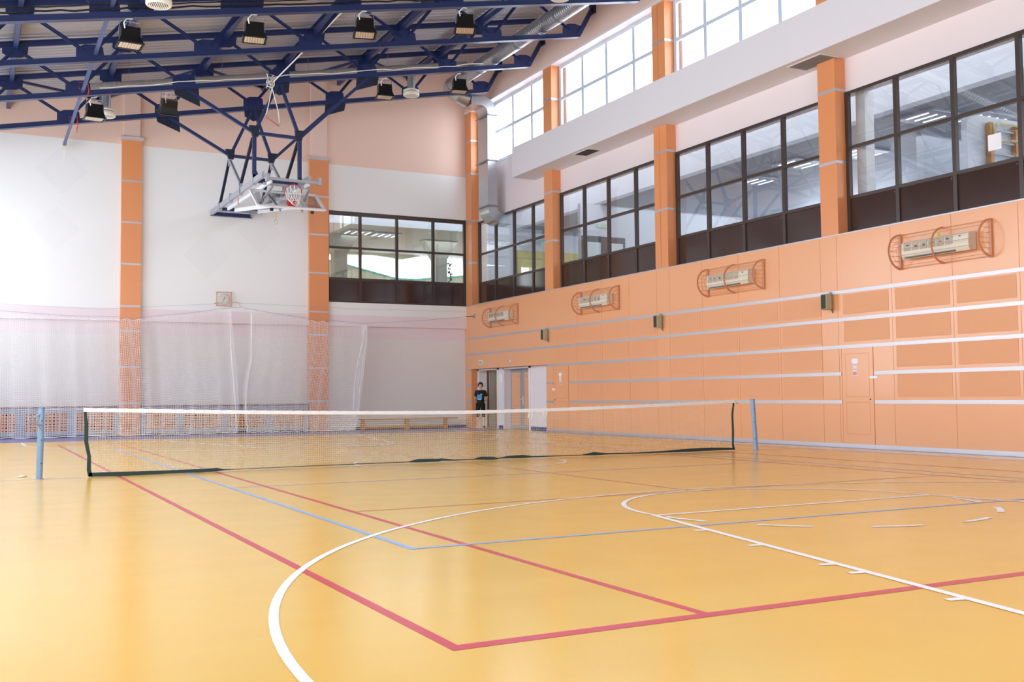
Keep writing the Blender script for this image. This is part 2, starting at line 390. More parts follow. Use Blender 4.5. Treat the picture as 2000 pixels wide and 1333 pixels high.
# two flush doors in the orange cladding
def sticker_sheet(nm, y0, y1, z0, z1, x=XW-.012, **k):
    return MB().box(x, x+.004, y0, y1, z0, z1)
for k, (y0, y1) in enumerate(DOORS):
    d = empty('door_%d' % (k+1), (XW, (y0+y1)/2, 0), ['flush orange door in the panelled wall with a sign, right of the net', 'flush orange door in the panelled wall beside the white recess'][k], 'door', kind='structure')
    MB().box(XW-.008, XW+.02, y0, y1, .02, 2.01).build('door_leaf', M_orange, d)
    t = MB(); dk = mat('door_gap', (140, 84, 56), .8)
    for yy in (y0-.006, y1+.006): t.box(XW-.009, XW, yy-.005, yy+.005, .08, 2.02)
    for zz in (.28, .92, 1.03, 1.90): t.box(XW-.0095, XW, y0+.1, y1-.1, zz-.004, zz+.004)
    for yy in (y0+.1, y1-.1): t.box(XW-.0095, XW, yy-.003, yy+.003, .28, .92); t.box(XW-.0095, XW, yy-.003, yy+.003, 1.03, 1.90)
    t.build('panel_moulding', mat('panel_moulding', (214, 136, 84), .5), d)
    MB().lathe((XW-.012, (y0+.08 if k == 0 else y1-.08), .98), [(.0, -.012), (.014, -.01), (.014, .01), (0, .012)], 10, 'x').build('keyhole', M_dark, d)

def hsign(nm, yc, z0, label, parts, cat='sign', w=.2):
    r = empty(nm, (XW, yc, z0), label, cat)
    for i, (pn, dy0, dy1, dz0, dz1, m, dx) in enumerate(parts):
        MB().box(XW-.011-dx, XW-.0085-dx+.0004, yc+dy0, yc+dy1, z0+dz0, z0+dz1).build(pn, m, r)
    return r
M_paper = mat('white_paper', (240, 238, 244), .7); M_pred = mat('red_print', (206, 96, 100), .6); M_pinkp = mat('pale_red_print', (232, 190, 190), .6)
for (yc, lab) in ((-.68, 'red and white paper sign on the orange door right of the net post'), (11.18, 'red and white paper sign on the orange door nearest the white recess')):
    pr = [('sheet', -.08, .08, .33, .42, M_paper, 0), ('poster', -.055, .055, .07, .33, M_paper, .0005), ('red_block', -.042, .042, .18, .31, M_pinkp, .001),
          ('red_block', -.042, -.008, .08, .155, M_pred, .001), ('red_block', .008, .042, .08, .155, M_pred, .001)]
    for q in (-.042, .03):
        for zz in (.182, .29): pr.append(('corner_mark', q, q+.012, zz, zz+.018, M_pred, .0015))
    s_ = hsign('door_sign', yc, 1.38, lab, pr)
    MB().lathe((XW-.0135, yc, 1.38+.245), [(0, -.001), (.036, -.001), (.036, .001)], 20, 'x').build('round_emblem', M_paper, s_)
tag(MB().box(XW-.012, XW-.009, -1.27, -1.06, 1.39, 1.44).build('paper_label', M_paper), 'small white paper strip on the edge of the orange door right of the net', 'label')
o = MB().bar((XW-.012, 11.50, 1.285), (XW-.012, 11.68, 1.315), .003, .06, (0, 0, 1)).build('paper_label', M_paper); tag(o, 'small crooked white paper strip beside the door nearest the recess', 'label')

# recess with the white doors
rc = empty('wall_recess', (8.7, 14.8, 0), 'white recess with two doors at the far end of the orange wall', 'wall', kind='structure')
t = MB(); wallgrid(t, 'x', 8.70, .12, 12.05, 17.52, 0, 2.2, [(15.9, 17.38, 0, 2.03), (13.60, 15.42, 0, 2.03)]); t.build('recess_plaster', M_soffit, rc)
MB().box(8.452, 9.4, 17.512, 17.56, 0, 2.2).build('side_cladding', M_orange_col, rc)
MB().box(8.452, 9.4, 12.0, 12.058, 0, 2.2).build('side_cladding', M_orange, rc)
MB().box(8.452, 9.4, 12.0, 17.56, 2.08, 2.13).build('head_lining', M_orange_col, rc)
MB().box(8.82, 8.98, 15.42, 15.46, 0, 2.05).build('reveal', M_soffit, rc); MB().box(8.82, 8.98, 13.56, 13.60, 0, 2.05).build('reveal', M_soffit, rc); MB().box(8.82, 8.98, 13.56, 15.46, 2.03, 2.07).build('reveal', M_soffit, rc)
t = MB(); t.box(8.68, 8.7, 12.1, 13.5, 0, .12); t.box(8.68, 8.7, 15.5, 15.85, 0, .12); S(t.build('baseboard_recess', M_tile), 'blue tile skirting in the white recess', 'baseboard')
M_sgrey = mat('grey_door_frame', (158, 160, 168), .45); M_doorwhite = mat('white_door_frame', (232, 230, 236), .45)
# open door
d = empty('door_3', (8.7, 16.6, 0), 'open doorway with white frame behind the standing person', 'door', kind='structure')
t = MB(); t.box(8.66, 8.72, 17.36, 17.46, 0, 2.07); t.box(8.66, 8.72, 15.84, 15.92, 0, 2.07); t.box(8.66, 8.72, 15.84, 17.46, 2.02, 2.07); t.build('door_frame', M_doorwhite, d)
t = MB(); t.box(8.82, 9.0, 17.38, 17.42, 0, 2.05); t.box(8.82, 9.0, 15.86, 15.9, 0, 2.05); t.box(8.82, 9.0, 15.86, 17.42, 2.03, 2.07); t.build('door_reveal', M_soffit, d)
lf = MB().box(8.98, 9.02, 16.05, 16.52, .02, 2.0).build('door_leaf', M_sgrey, d, label='grey framed orange door leaf')
MB().box(8.972, 8.99, 16.08, 16.38, .12, 1.86).build('leaf_panel', M_orange, lf)
lf = MB().bar((9.05, 17.3, 1.0), (10.3, 17.42, 1.0), .04, 1.96).build('door_leaf', M_sgrey, d, label='grey framed orange door leaf swung inward')
MB().bar((9.3, 17.285, 1.0), (10.1, 17.37, 1.0), .03, 1.6).build('leaf_panel', mat('ochre_door_panel', (206, 150, 66), .4), lf)
# closed double door
d = empty('door_4', (8.95, 14.6, 0), 'closed double door with orange panels in grey frames and a lever handle', 'door', kind='structure')
t = MB(); t.box(8.66, 8.72, 13.52, 13.62, 0, 2.07); t.box(8.66, 8.72, 15.40, 15.46, 0, 2.07); t.box(8.66, 8.72, 13.52, 15.46, 2.02, 2.07); t.build('door_frame', M_doorwhite, d)
for (a, b_, pa, pb) in ((14.62, 15.42, 14.74, 15.32), (13.60, 14.61, 13.72, 14.40)):
    lf = MB().box(8.94, 8.98, a, b_, .02, 2.03).build('door_leaf', M_sgrey, d)
    pn = MB().box(8.932, 8.95, pa, pb, .14, 1.90).build('leaf_panel', M_orange, lf)
    t = MB(); ny = 5 if a > 14.6 else 4
    for i in range(ny):
        for j in range(5):
            yy = pa+.08+i*(pb-pa-.16)/(ny-1); zz = .25+j*.13; t.box(8.929, 8.935, yy-.012, yy+.012, zz-.03, zz+.03)
    for yy in ((pa+.08, pa+.16) if a > 14.6 else (pb-.16, pb-.08)): t.box(8.929, 8.935, yy-.015, yy+.015, 1.74, 1.80)
    t.build('vent_slot', M_sgrey, d)
h = MB().box(8.915, 8.94, 14.46, 14.52, .82, 1.10).build('lock_plate', M_acwhite, d)
MB().bar((8.88, 14.49, 1.0), (8.88, 14.64, 1.0), .02, .022).bar((8.88, 14.49, 1.0), (8.93, 14.49, 1.0), .02, .02).build('lever_handle', M_acwhite, d)
# corridor behind the recess
S(wallgrid(MB(), 'x', 12.0, .2, 13.2, 18.6, 0, 2.6, []).build('wall_corridor', mat('pale_green_wall', (196, 204, 190), .8)))
S(MB().box(9.0, 12.0, 18.4, 18.6, 0, 2.6).build('wall_corridor', bpy.data.materials['pale_green_wall'])); S(MB().box(9.1, 12.0, 13.2, 13.4, 0, 2.6).build('wall_corridor', bpy.data.materials['pale_green_wall']))
S(MB().box(9.1, 12.0, 13.2, 18.6, 2.4, 2.6).build('ceiling_corridor', M_white))
cl = MB().box(10.2, 10.8, 15.0, 15.6, 2.36, 2.4).build('ceiling_light', mat('corridor_lamp', (255, 250, 235), .5, emit=14)); tag(cl, 'square ceiling light inside the open doorway corridor', 'light')
# small wall items around the doors
r = empty('light_switch', (8.7, 15.66, 1.4), 'pair of white switches on white wall strip between the two doors', 'switch')
MB().box(8.69, 8.70, 15.60, 15.72, 1.38, 1.46).build('switch_plate', M_whitepl, r); MB().box(8.694, 8.70, 15.655, 15.665, .98, 1.38).build('cable_cover', M_doorwhite, r); MB().box(8.69, 8.70, 15.60, 15.72, .90, .98).build('socket_plate', M_whitepl, r)
tag(MB().box(8.696, 8.699, 15.57, 15.75, 1.56, 1.86).build('notice_sheet', M_paper), 'white notice sheet on the strip between the two doors', 'notice')
tag(MB().box(8.69, 8.70, 13.30, 13.38, 1.40, 1.47).build('door_bell', M_whitepl), 'tiny white button box on the white wall right of the double door', 'switch')
r = empty('exit_sign', (8.43, 16.66, 2.3), 'small white lit sign box above the open doorway', 'sign')
MB().box(8.40, 8.45, 16.53, 16.79, 2.22, 2.37).build('housing', M_whitepl, r); MB().box(8.397, 8.402, 16.56, 16.76, 2.24, 2.34).build('sign_face', mat('pale_green_sign', (196, 214, 206), .4), r)
for q in (16.60, 16.66, 16.72): MB().box(8.394, 8.398, q-.02, q+.02, 2.26, 2.32).build('pictogram', mat('green_pictogram', (110, 150, 136), .5), r)
r = empty('sounder', (8.43, 14.51, 2.28), 'small white round sounder above the white wall strip between the doors', 'alarm')
MB().lathe((8.43, 14.51, 2.27), [(0, -.03), (.05, -.025), (.06, 0), (.06, .02)], 16, 'x').build('housing', M_whitepl, r); MB().lathe((8.398, 14.53, 2.27), [(0, -.003), (.02, 0), (.02, .005)], 10, 'x').build('lens', M_dark, r)

# pillars on the right wall
zb2 = [4.85+.0, 6.0, 7.55]
for (y0, y1, dbl, lab) in ((17.42, 17.88, None, 'orange corner pillar at the far end of the window wall'), (11.55, 12.07, None, 'orange pillar between first and second brown window bays from the far corner'),
                           (5.59, 6.15, 5.90, 'double orange pillar between second and third brown window bays'), (-.32, .17, None, 'orange pillar, nearest in view, between third and fourth brown window bays'),
                           (-6.4, -5.85, 5.9 if 0 else None, 'orange pillar beyond the right edge of the photo'), (-12.3, -11.8, None, 'orange pillar near the camera end of the window wall'), (-18.4, -17.8, None, 'orange pillar at the near corner')):
    p = pillar('pillar', XW, XG+.02, y0, y1, 4.385, 11.40, [], lab, 'x', double=dbl)
    for bz in (5.9, 7.42, 10.33)+((9.12,) if y0 > 13 else ()):
        MB().box(XW-.006, XG+.02, y0-.006, y1+.006, bz-.03, bz+.03).build('metal_band', M_strip, p)
# soffit box
sb = empty('wall_soffit', (8.3, -3, 8.1), 'long white boxed soffit beam under the top windows', 'beam', kind='structure')
t = MB(); t.box(7.88, XG, YF, 13.13, 8.1, 9.06); t.build('soffit_box', M_soffit, sb)
for (y0, y1, x0, x1, m, lab) in ((8.72, 9.50, 8.0, 8.44, M_dark, 'dark square air grille in the soffit underside'), (-.37, .61, 8.02, 8.56, mat('dusty_grille', (132, 130, 134), .7, var=.25, vscale=9), 'pale dusty rectangular air grille in the soffit above the nearest pillar')):
    r = empty('air_grille', ((x0+x1)/2, (y0+y1)/2, 8.1), lab, 'vent')
    MB().box(x0, x1, y0, y1, 8.088, 8.1).build('grille_frame', M_soffit, r); t = MB()
    MB().box(x0+.03, x1-.03, y0+.03, y1-.03, 8.085, 8.092).build('grille_mesh', m, r)
    k = y0+.05
    while k < y1-.04: t.box(x0+.03, x1-.03, k-.004, k+.004, 8.078, 8.09); k += .05
    t.build('grille_slat', mat('grille_slat', (90, 90, 94) if m is M_dark else (160, 158, 160), .6), r)
tb = mat('rounded_plaster_edge', (232, 212, 210), .7)

# ------------------------------------------------------------------ WINDOWS
BAYS = [('far corner', [17.40, 16.05, 14.67, 13.34, 12.08]), ('second', [11.54, 10.14, 8.82, 7.43, 6.16]), ('third', [5.58, 4.27, 2.93, 1.57, .18]), ('fourth', [-.33, -1.65, -3.0, -4.37, -5.84]),
        ('fifth', [-6.41, -7.75, -9.1, -10.45, -11.79]), ('sixth', [-12.31, -13.65, -15.0, -16.4, -17.79])]
wn = 0
def grid_window(name, ys, zs, xg, mframe, mglass, w, depth, label, frame_at_ends=True, lowpanels=None):
    r = empty(name, (xg, (ys[0]+ys[-1])/2, zs[0]), label, 'window', kind='structure')
    t = MB(); lo, hi = min(ys), max(ys)
    for i, yy in enumerate(sorted(ys)):
        ww = w*1.0
        a, b_ = (yy-ww/2, yy+ww/2)
        if yy == lo: a, b_ = yy, yy+ww
        if yy == hi: a, b_ = yy-ww, yy
        t.box(xg-depth/2, xg+depth/2, a, b_, zs[0], zs[-1])
    for zz in zs:
        a, b_ = zz-w/2*.8, zz+w/2*.8
        if zz == zs[0]: a, b_ = zz, zz+w*.8
        if zz == zs[-1]: a, b_ = zz-w*.8, zz
        t.box(xg-depth/2*.9, xg+depth/2*.9, lo+.01, hi-.01, a, b_)
    t.build('window_frame', mframe, r)
    g = MB(); z0 = zs[1] if lowpanels else zs[0]
    g.add([(xg, lo, z0), (xg, hi, z0), (xg, hi, zs[-1]), (xg, lo, zs[-1])], [(0, 1, 2, 3)]); g.build('glass_pane', mglass, r)
    if lowpanels:
        sy2 = sorted(ys)
        for i in range(len(sy2)-1): MB().box(xg-.012, xg+.012, sy2[i]+w/2, sy2[i+1]-w/2, zs[0]+.02, zs[1]-.03).build('lower_panel', lowpanels, r)
        st = MB()
        for yy in sy2[:-1]: st.lathe((xg-.02, yy+w/2+.05, zs[1]-.08), [(0, -.008), (.01, -.004), (.01, .004)], 8, 'x')
        st.build('screw_cap', M_strip, r)
    return r
for i, (nm, ys_) in enumerate(BAYS):
    wn += 1; q = 'brown framed gallery window bay, %s from the far corner' % nm if i else 'brown framed gallery window bay next to the far corner, with the duct entering it'
    grid_window('window_%d' % wn, ys_, [4.385, 5.15, 6.19, 7.38], XG, M_brown, M_glass2, .085, .09, q, lowpanels=M_brownp)
for i, (nm, ys_) in enumerate(BAYS):
    wn += 1; q = 'bright clerestory window bay, %s from the far corner' % nm if i else 'bright clerestory window bay next to the far corner, behind the duct'
    grid_window('window_%d' % wn, ys_, [9.23, 10.33, 11.38], XG+.02, M_alu, M_glass, .12, .08, q)
# back window
wn += 1
r = empty('window_%d' % wn, (5.9, YB+.05, 4.36), 'brown framed window across the back wall beside the corner', 'window', kind='structure')
t = MB(); XS = [3.27, 4.44, 5.79, 7.17, 8.45]
for i, xx in enumerate(XS):
    a, b_ = (xx-.045, xx+.045)
    if i == 0: a, b_ = xx, xx+.06
    if i == 4: a, b_ = xx-.09, xx
    t.box(a, b_, YB+.0, YB+.1, 4.36, 7.5)
for (a, b_) in ((4.36, 4.42), (5.11, 5.21), (6.21, 6.28), (7.36, 7.5)): t.box(3.28, 8.44, YB+.005, YB+.095, a, b_)
t.build('window_frame', M_brown, r)
MB().add([(3.3, YB+.06, 5.2), (8.42, YB+.06, 5.2), (8.42, YB+.06, 7.4), (3.3, YB+.06, 7.4)], [(0, 1, 2, 3)]).build('glass_pane', M_glass2, r)
for i in range(4): MB().box(XS[i]+.045, XS[i+1]-.045, YB+.03, YB+.06, 4.4, 5.13).build('lower_panel', M_brownp, r)
# brick piers outside
for k, yy in enumerate((11.8, 5.85, -.1, -6.1, -12.05)):
    S(MB().box(8.9, 9.45, yy-.42, yy+.45, 9.1, 13).build('wall_pier', M_brick), 'brick pier outside the clerestory windows', 'wall')
S(MB().box(8.9, 9.45, 17.3, 18.2, 9.1, 13).build('wall_pier', M_brick), 'brick pier outside at the far corner', 'wall')

# ------------------------------------------------------------------ LEFT WALL AND END WALL (behind the camera), with big windows
t = MB(); LH = [(a, a+5.2, 1.2, 7.8) for a in (-12.2, -6.2, -.2, 5.8, 12.0)]
wallgrid(t, 'x', XL-.3, .3, YF, 18.1, 0, zdeck(XL)+.1, LH)
S(t.build('wall_left', M_white), 'white side wall with tall windows outside the photo', 'wall')
for a in LH:
    wn += 1
    k = [a[0], a[0]+1.3, a[0]+2.6, a[0]+3.9, a[1]]
    grid_window('window_%d' % wn, k, [1.2, 3.4, 5.6, 7.8], XL-.15, M_alu, M_glass, .09, .1, 'tall side window beyond the left edge of the photo')
t = MB(); FH = [(a, a+4.6, 3.2, 8.4) for a in (-8.6, -3.2)]
wallgrid(t, 'y', YF-.3, .3, XL-.3, 9.4, 0, 13.4, FH)
S(t.build('wall_front', M_white), 'white end wall behind the camera', 'wall')
for a in FH:
    wn += 1; r = empty('window_%d' % wn, ((a[0]+a[1])/2, YF-.15, 3.2), 'end wall window behind the camera', 'window', kind='structure')
    t = MB()
    for j in range(5): xx = a[0]+(a[1]-a[0])*j/4; t.box(max(a[0], xx-.04), min(a[1], xx+.04), YF-.2, YF-.1, 3.2, 8.4)
    for zz in (3.24, 5.8, 8.36): t.box(a[0], a[1], YF-.19, YF-.11, zz-.04, zz+.04)
    t.build('window_frame', M_alu, r)

# ------------------------------------------------------------------ ROOMS BEHIND THE GALLERY WINDOWS
M_int = mat('gallery_room_wall', (206, 212, 222), .7); M_intdk = mat('gallery_dark_ceiling', (150, 154, 164), .6, var=.08, vscale=3)
M_intfl = mat('gallery_floor', (180, 172, 166), .5)
M_lamp = mat('gallery_lamp', (255, 252, 245), .4, emit=2.2)
S(MB().box(9.1, 18, YF, 18.25, 4.1, 4.3).build('floor_gallery', M_intfl))
S(MB().box(10.5, 18, YF, 18.25, 7.24, 7.34).build('ceiling_gallery', M_intdk)); S(MB().box(9.1, 18.3, YF, 18.25, 8.9, 9.1).build('ceiling_gallery', M_white))
S(MB().box(10.5, 10.6, YF, 18.25, 7.34, 8.9).build('wall_bulkhead', M_int)); S(wallgrid(MB(), 'x', 17.8, .2, YF, 18.25, 4.3, 8.9, [(a, a+4.6, 4.9, 7.1) for a in (-17, -11.5, -6, -.5, 6, 12.6)]).build('wall_gallery', M_int))
S(MB().box(9.1, 18, 18.05, 18.25, 4.3, 8.9).build('wall_gallery_end', M_int))
S(MB().box(9.1, 18, YF-.2, YF, 4.3, 8.9).build('wall_gallery_near', M_int))
# cross walls seen through the panes
S(MB().box(9.75, 17.8, 12.05, 12.2, 4.3, 7.24).build('wall_cross', M_int)); S(MB().box(12.55, 17.8, 1.0, 1.2, 4.3, 7.24).build('wall_cross', M_int))
r = empty('door_5', (10.4, 12.0, 4.3), 'grey glazed double door in the room behind the second gallery bay', 'door', kind='structure')
t = MB(); t.box(9.78, 11.4, 11.98, 12.05, 4.3, 6.2); t.build('door_frame', mat('dark_grey_frame', (74, 78, 84), .5), r)
MB().box(9.95, 10.45, 11.96, 11.99, 4.4, 6.0).build('door_glass', mat('frosted_pane', (190, 202, 206), .3), r); MB().box(10.75, 11.3, 11.96, 11.99, 4.4, 6.0).build('door_glass', bpy.data.materials['frosted_pane'], r)
o = MB().box(10.35, 10.75, 11.99, 12.05, 6.5, 6.62).build('exit_sign', mat('green_exit', (150, 180, 160), .4, emit=.4)); tag(o, 'dim green exit sign above the glazed door behind the second gallery bay', 'sign')
o = MB().box(10.6, 13.3, 17.95, 18.04, 4.4, 6.55).build('notice_board', mat('olive_board', (190, 180, 120), .7)); tag(o, 'large olive yellow board in the room behind the far corner gallery bay', 'board')
o = MB().box(11.6, 12.0, 17.93, 18.03, 6.75, 6.93).build('exit_sign', bpy.data.materials['green_exit']); tag(o, 'dim green exit sign above the olive board behind the far corner bay', 'sign')
def lamp_grid(x, y, z, label, n=4):
    r = empty('louvre_lamp', (x, y, z), label, 'light')
    MB().box(x-.5, x+.5, y-.5, y+.5, z-.062, z-.002).build('lamp_body', M_greym, r)
    for i in range(n):
        MB().box(x-.4+i*.8/(n-1)-.02, x-.4+i*.8/(n-1)+.02, y-.3, y+.3, z-.075, z-.055).build('lamp_tube', M_lamp, r)
for (x, y, lab) in ((12.0, 4.6, 'lit louvre lamp behind the third gallery bay, left one'), (12.6, 3.0, 'lit louvre lamp behind the third gallery bay, right one'), (12.4, 6.8, 'lit louvre lamp behind the third gallery bay, farthest left'), (11.4, -.2, 'lit louvre lamp behind the fourth bay, right of the pillar'), (12.6, -.6, 'lit louvre lamp behind the fourth bay, next to the white wall'), (12.2, 15.2, 'lit louvre lamp behind the far corner gallery bay')):
    lamp_grid(x, y, 7.24, lab)
# white partition, wall bars and sheet behind the fourth bay
S(MB().box(9.0, 9.25, -.6, -.35, 4.4, 7.4).build('wall_reveal', M_white)); S(MB().box(10.9, 17.8, -1.55, -1.4, 4.3, 6.9).build('wall_cross', M_int))
wbx = empty('wall_bars', (12.1, -1.6, 4.3), 'wooden wall bars with a padded frame behind the fourth gallery bay', 'wall bars')
MB().box(11.45, 11.55, -1.68, -1.57, 4.35, 6.75).build('upright', M_wood, wbx); MB().box(12.25, 12.35, -1.68, -1.57, 4.35, 6.75).build('upright', M_wood, wbx)
for k in range(9): MB().bar((11.55, -1.63, 4.6+.25*k), (12.25, -1.63, 4.6+.25*k), .035, .035).build('rung', M_greym, wbx)
MB().tube([(11.5, -1.72, 6.3), (11.55, -2.1, 6.25), (11.9, -2.3, 6.2), (12.5, -2.3, 6.2), (13.0, -2.0, 6.25), (12.9, -1.7, 6.5), (12.2, -1.7, 6.75), (11.6, -1.72, 6.72)], .03, 6, closed=True).build('padded_frame', mat('cream_padding', (206, 196, 150), .7), wbx)
tag(MB().box(XG-.008, XG-.004, -3.97, -3.70, 5.41, 5.70).build('paper_sheet', M_paper), 'blank white sheet taped on the gallery window near the right edge', 'paper')

# hall behind the back wall window
S(MB().box(2, 16, 18.3, 28, 4.1, 4.3).build('floor_foyer', M_intfl)); M_green = mat('pale_olive_plaster', (206, 208, 186), .8)
S(MB().box(1, 18, 19.4, 28, 7.36, 7.46).build('ceiling_foyer', mat('foyer_ceiling', (196, 194, 182), .8))); S(MB().box(1, 17, 18.3, 28, 8.9, 9.0).build('ceiling_foyer', M_white))
S(MB().box(1, 18, 19.3, 19.4, 7.33, 8.9).build('wall_bulkhead', M_int)); S(MB().box(.9, 1, 18.3, 28, 4.3, 8.9).build('wall_foyer', M_green)); S(MB().box(17.6, 17.7, 18.3, 28, 4.3, 8.9).build('wall_foyer', M_green))
poly = [(2, 27, 7.15), (6.12, 27, 7.0), (6.94, 27, 6.84), (7.74, 27, 6.66), (9.28, 27, 6.33), (10.2, 27, 6.33), (10.9, 27, 6.42), (12.66, 27, 6.6), (17.6, 27, 6.9), (17.6, 27, 4.3), (2, 27, 4.3)]
S(MB().prism(poly, (0, .15, 0)).build('wall_parapet', M_green), 'pale curved parapet seen through the back window', 'wall')
cap = MB().tube([(p[0], 26.98, p[2]+.03) for p in poly[:9]], .045, 6).build('trim_90', mat('turquoise_edge', (120, 206, 190), .4)); S(cap)
MB_ = MB().prism([(1, 26.4, 7.12), (8.0, 26.4, 7.28), (9.3, 26.4, 7.16), (10.4, 26.4, 7.4), (1, 26.4, 7.4)], (0, .3, 0)).build('wall_fascia', M_green); S(MB_)
for k, (cx, lab) in enumerate(((5.0, 'pale column with a flared top behind the back window, left one'), (9.15, 'pale column with a flared top behind the back window, right one'))):
    r = empty('foyer_column', (cx, 22, 4.3), lab, 'column', kind='structure')
    MB().box(cx-.25, cx+.25, 21.75, 22.25, 4.3, 6.9).build('shaft', mat('olive_grey_column', (168, 168, 154), .8), r)
    MB().prism([(cx-.25, 21.74, 6.6), (cx+.25, 21.74, 6.6), (cx+.75, 21.74, 7.36), (cx-.75, 21.74, 7.36)], (0, .52, 0)).build('flared_head', bpy.data.materials['olive_grey_column'], r)
for (x, y, lab) in ((5.4, 21.0, 'four row louvre lamp in the ceiling behind the back window, left of the other'), (6.55, 21.2, 'four row louvre lamp in the ceiling behind the back window, right of the other')):
    lamp_grid(x, y, 7.36, lab, 4)
def plant(x, y, z, h, n, lab, nm='potted_plant'):
    r = empty(nm, (x, y, 4.3), lab, 'plant'); t = MB(); s_ = MB(); rnd = random.Random(n)
    MB().lathe((x, y, 4.3), [(0, 0), (.14, 0), (.2, .7), (.16, .7), (0, .66)], 14).build('plant_pot', M_whitepl, r)
    for k in range(n):
        a = rnd.uniform(0, 6.28); e = Vector((x+math.cos(a)*.35*h, y+math.sin(a)*.2*h, z+h*rnd.uniform(.5, 1)))
        s_.tube([(x, y, z), (x+(e.x-x)*.4, y, z+h*.5), e], .008, 4)
        for j in range(4):
            p = Vector((x, y, z)).lerp(e, rnd.uniform(.4, 1)); q = p+Vector((rnd.uniform(-.12, .12), rnd.uniform(-.05, .05), rnd.uniform(0, .12)))
            w_ = Vector((.02, 0, .02)); t.add([p, (p+q)/2+w_, q, (p+q)/2-w_], [(0, 1, 2, 3)])
    s_.build('stem', mat('plant_stem', (90, 100, 60), .7), r); t.build('foliage', mat('plant_leaf', (70, 96, 60), .6), r)
plant(6.55, 20.0, 5.0, .5, 14, 'small green plant seen through the lower middle pane of the back window')
def vine():
    r = empty('climbing_plant', (9.42, 21.7, 4.3), 'thin climbing plant beside the right column behind the back window', 'plant'); t = MB(); s_ = MB(); rnd = random.Random(3)
    pts = [(9.45+.05*math.sin(k*1.7), 21.6, 4.3+k*.19) for k in range(12)]; s_.tube(pts, .02, 5)
    for p in pts:
        for j in range(5):
            q = Vector(p)+Vector((rnd.uniform(-.15, .15), 0, rnd.uniform(-.12, .12))); t.add([p, (Vector(p)+q)/2+Vector((.04, 0, .04)), q, (Vector(p)+q)/2-Vector((.04, 0, .04))], [(0, 1, 2, 3)])
    s_.build('stem', bpy.data.materials['plant_stem'], r); t.build('foliage', bpy.data.materials['plant_leaf'], r)
vine()

# ------------------------------------------------------------------ ROOF TRUSSES
BN = [7.7, 5.15, 2.6, .05, -2.5, -5.1, -7.65]; TN = [6.2, 3.65, 1.05, -1.42, -4.0, -6.55, -9.1]
def truss(y, label):
    r = empty('roof_truss', (0, y, 9.8), label, 'truss', 'blue roof trusses')
    t = MB(); xa, xb = XL, 7.92
    t.bar((xa, y, zbot(xa)+.02), (xb, y, zbot(xb)+.02), .05, .13); t.bar((xa, y, zbot(xa)-.05), (xb, y, zbot(xb)-.05), .17, .014)
    t.build('bottom_chord', M_blue, r)
    t = MB(); xb = XW-.02
    t.bar((xa, y, ztop(xa)-.02), (xb, y, ztop(xb)-.02), .06, .12); t.bar((xa, y, ztop(xa)+.045), (xb, y, ztop(xb)+.045), .2, .014)
    t.build('top_chord', M_blue, r)
    def web(p, q): 
        d = (Vector(q)-Vector(p)).normalized()*.12; m_ = MB(); p = Vector(p)+d; q = Vector(q)-d
        m_.bar(p, q, .09, .012); m_.bar(p, q, .012, .085); m_.build('web_member', M_blue, r)
    def gus(x, z, sgn):
        P_ = [(x-.30, y-.012, z), (x+.30, y-.012, z+.06*0+.197*.6), (x+.27, y-.012, z+sgn*.30+.05), (x+.12, y-.012, z+sgn*.36+.03), (x-.12, y-.012, z+sgn*.36), (x-.30, y-.012, z+sgn*.27)]
        MB().prism(P_, (0, .024, 0)).build('gusset_plate', M_blue, r)
    for x in BN: gus(x, zbot(x)-.02, 1)
    for x in TN: gus(x, ztop(x)-.0, -1)
    for i, bx in enumerate(BN):
        web((bx, y, zbot(bx)+.12), (TN[i], y, ztop(TN[i])-.12))
        if i+1 < len(BN): web((BN[i+1], y, zbot(BN[i+1])+.12), (TN[i], y, ztop(TN[i])-.12))
    MB().bar((7.9, y, zbot(7.9)), (8.4, y, 12.32), .12, .09, (0, 1, 0)).build('end_post', M_blue, r)
    MB().box(8.36, 8.45, y-.12, y+.12, 12.15, 12.6).build('wall_bracket', M_bluedk, r)
    return r
for y, lab in ((15, 'blue roof truss nearest the back wall, lowest in the photo'), (12, 'blue roof truss carrying four floodlights below the grey pipe'), (9, 'third blue roof truss from the back wall'), (6, 'blue roof truss at the top of the photo with black cables on it'), (3, 'blue roof truss just above the photo, near'), (0, 'blue roof truss above the net')):
    truss(y, lab)
for k, x in enumerate(TN):
    t = MB(); zz = ztop(x)+.055; t.bar((x+.02, YF, zz+.055), (x+.02, YB, zz+.055), .14, .008); t.bar((x+.02, YF, zz+.1), (x+.02, YB, zz+.1), .14, .008); t.bar((x+.02, YF, zz+.078), (x+.02, YB, zz+.078), .02, .06)
    t.bar((x, YF, zz-.11), (x, YB, zz-.11), .11, .16)
    tag(t.build('roof_purlin', M_blue), 'long blue purlin under the roof deck, number %s counted from the window wall' % ['one', 'two', 'three', 'four', 'five', 'six', 'seven'][k], 'beam', 'blue purlins')
for k, (xa, xb) in enumerate(((-6.55, -4), (-1.42, -4), (-1.42, 1.05), (3.65, 1.05), (3.65, 6.2))):
    tag(MB().bar((xa, 15.05, ztop(xa)-.05), (xb, 17.85, ztop(xb)-.05), .08, .07).build('roof_brace', M_blue), 'diagonal blue roof brace in the last bay, number %d from the left' % (k+1) if 0 else 'diagonal blue roof brace in the last bay, %s from the left' % ['first', 'second', 'third', 'fourth', 'fifth'][k], 'brace', 'diagonal braces')
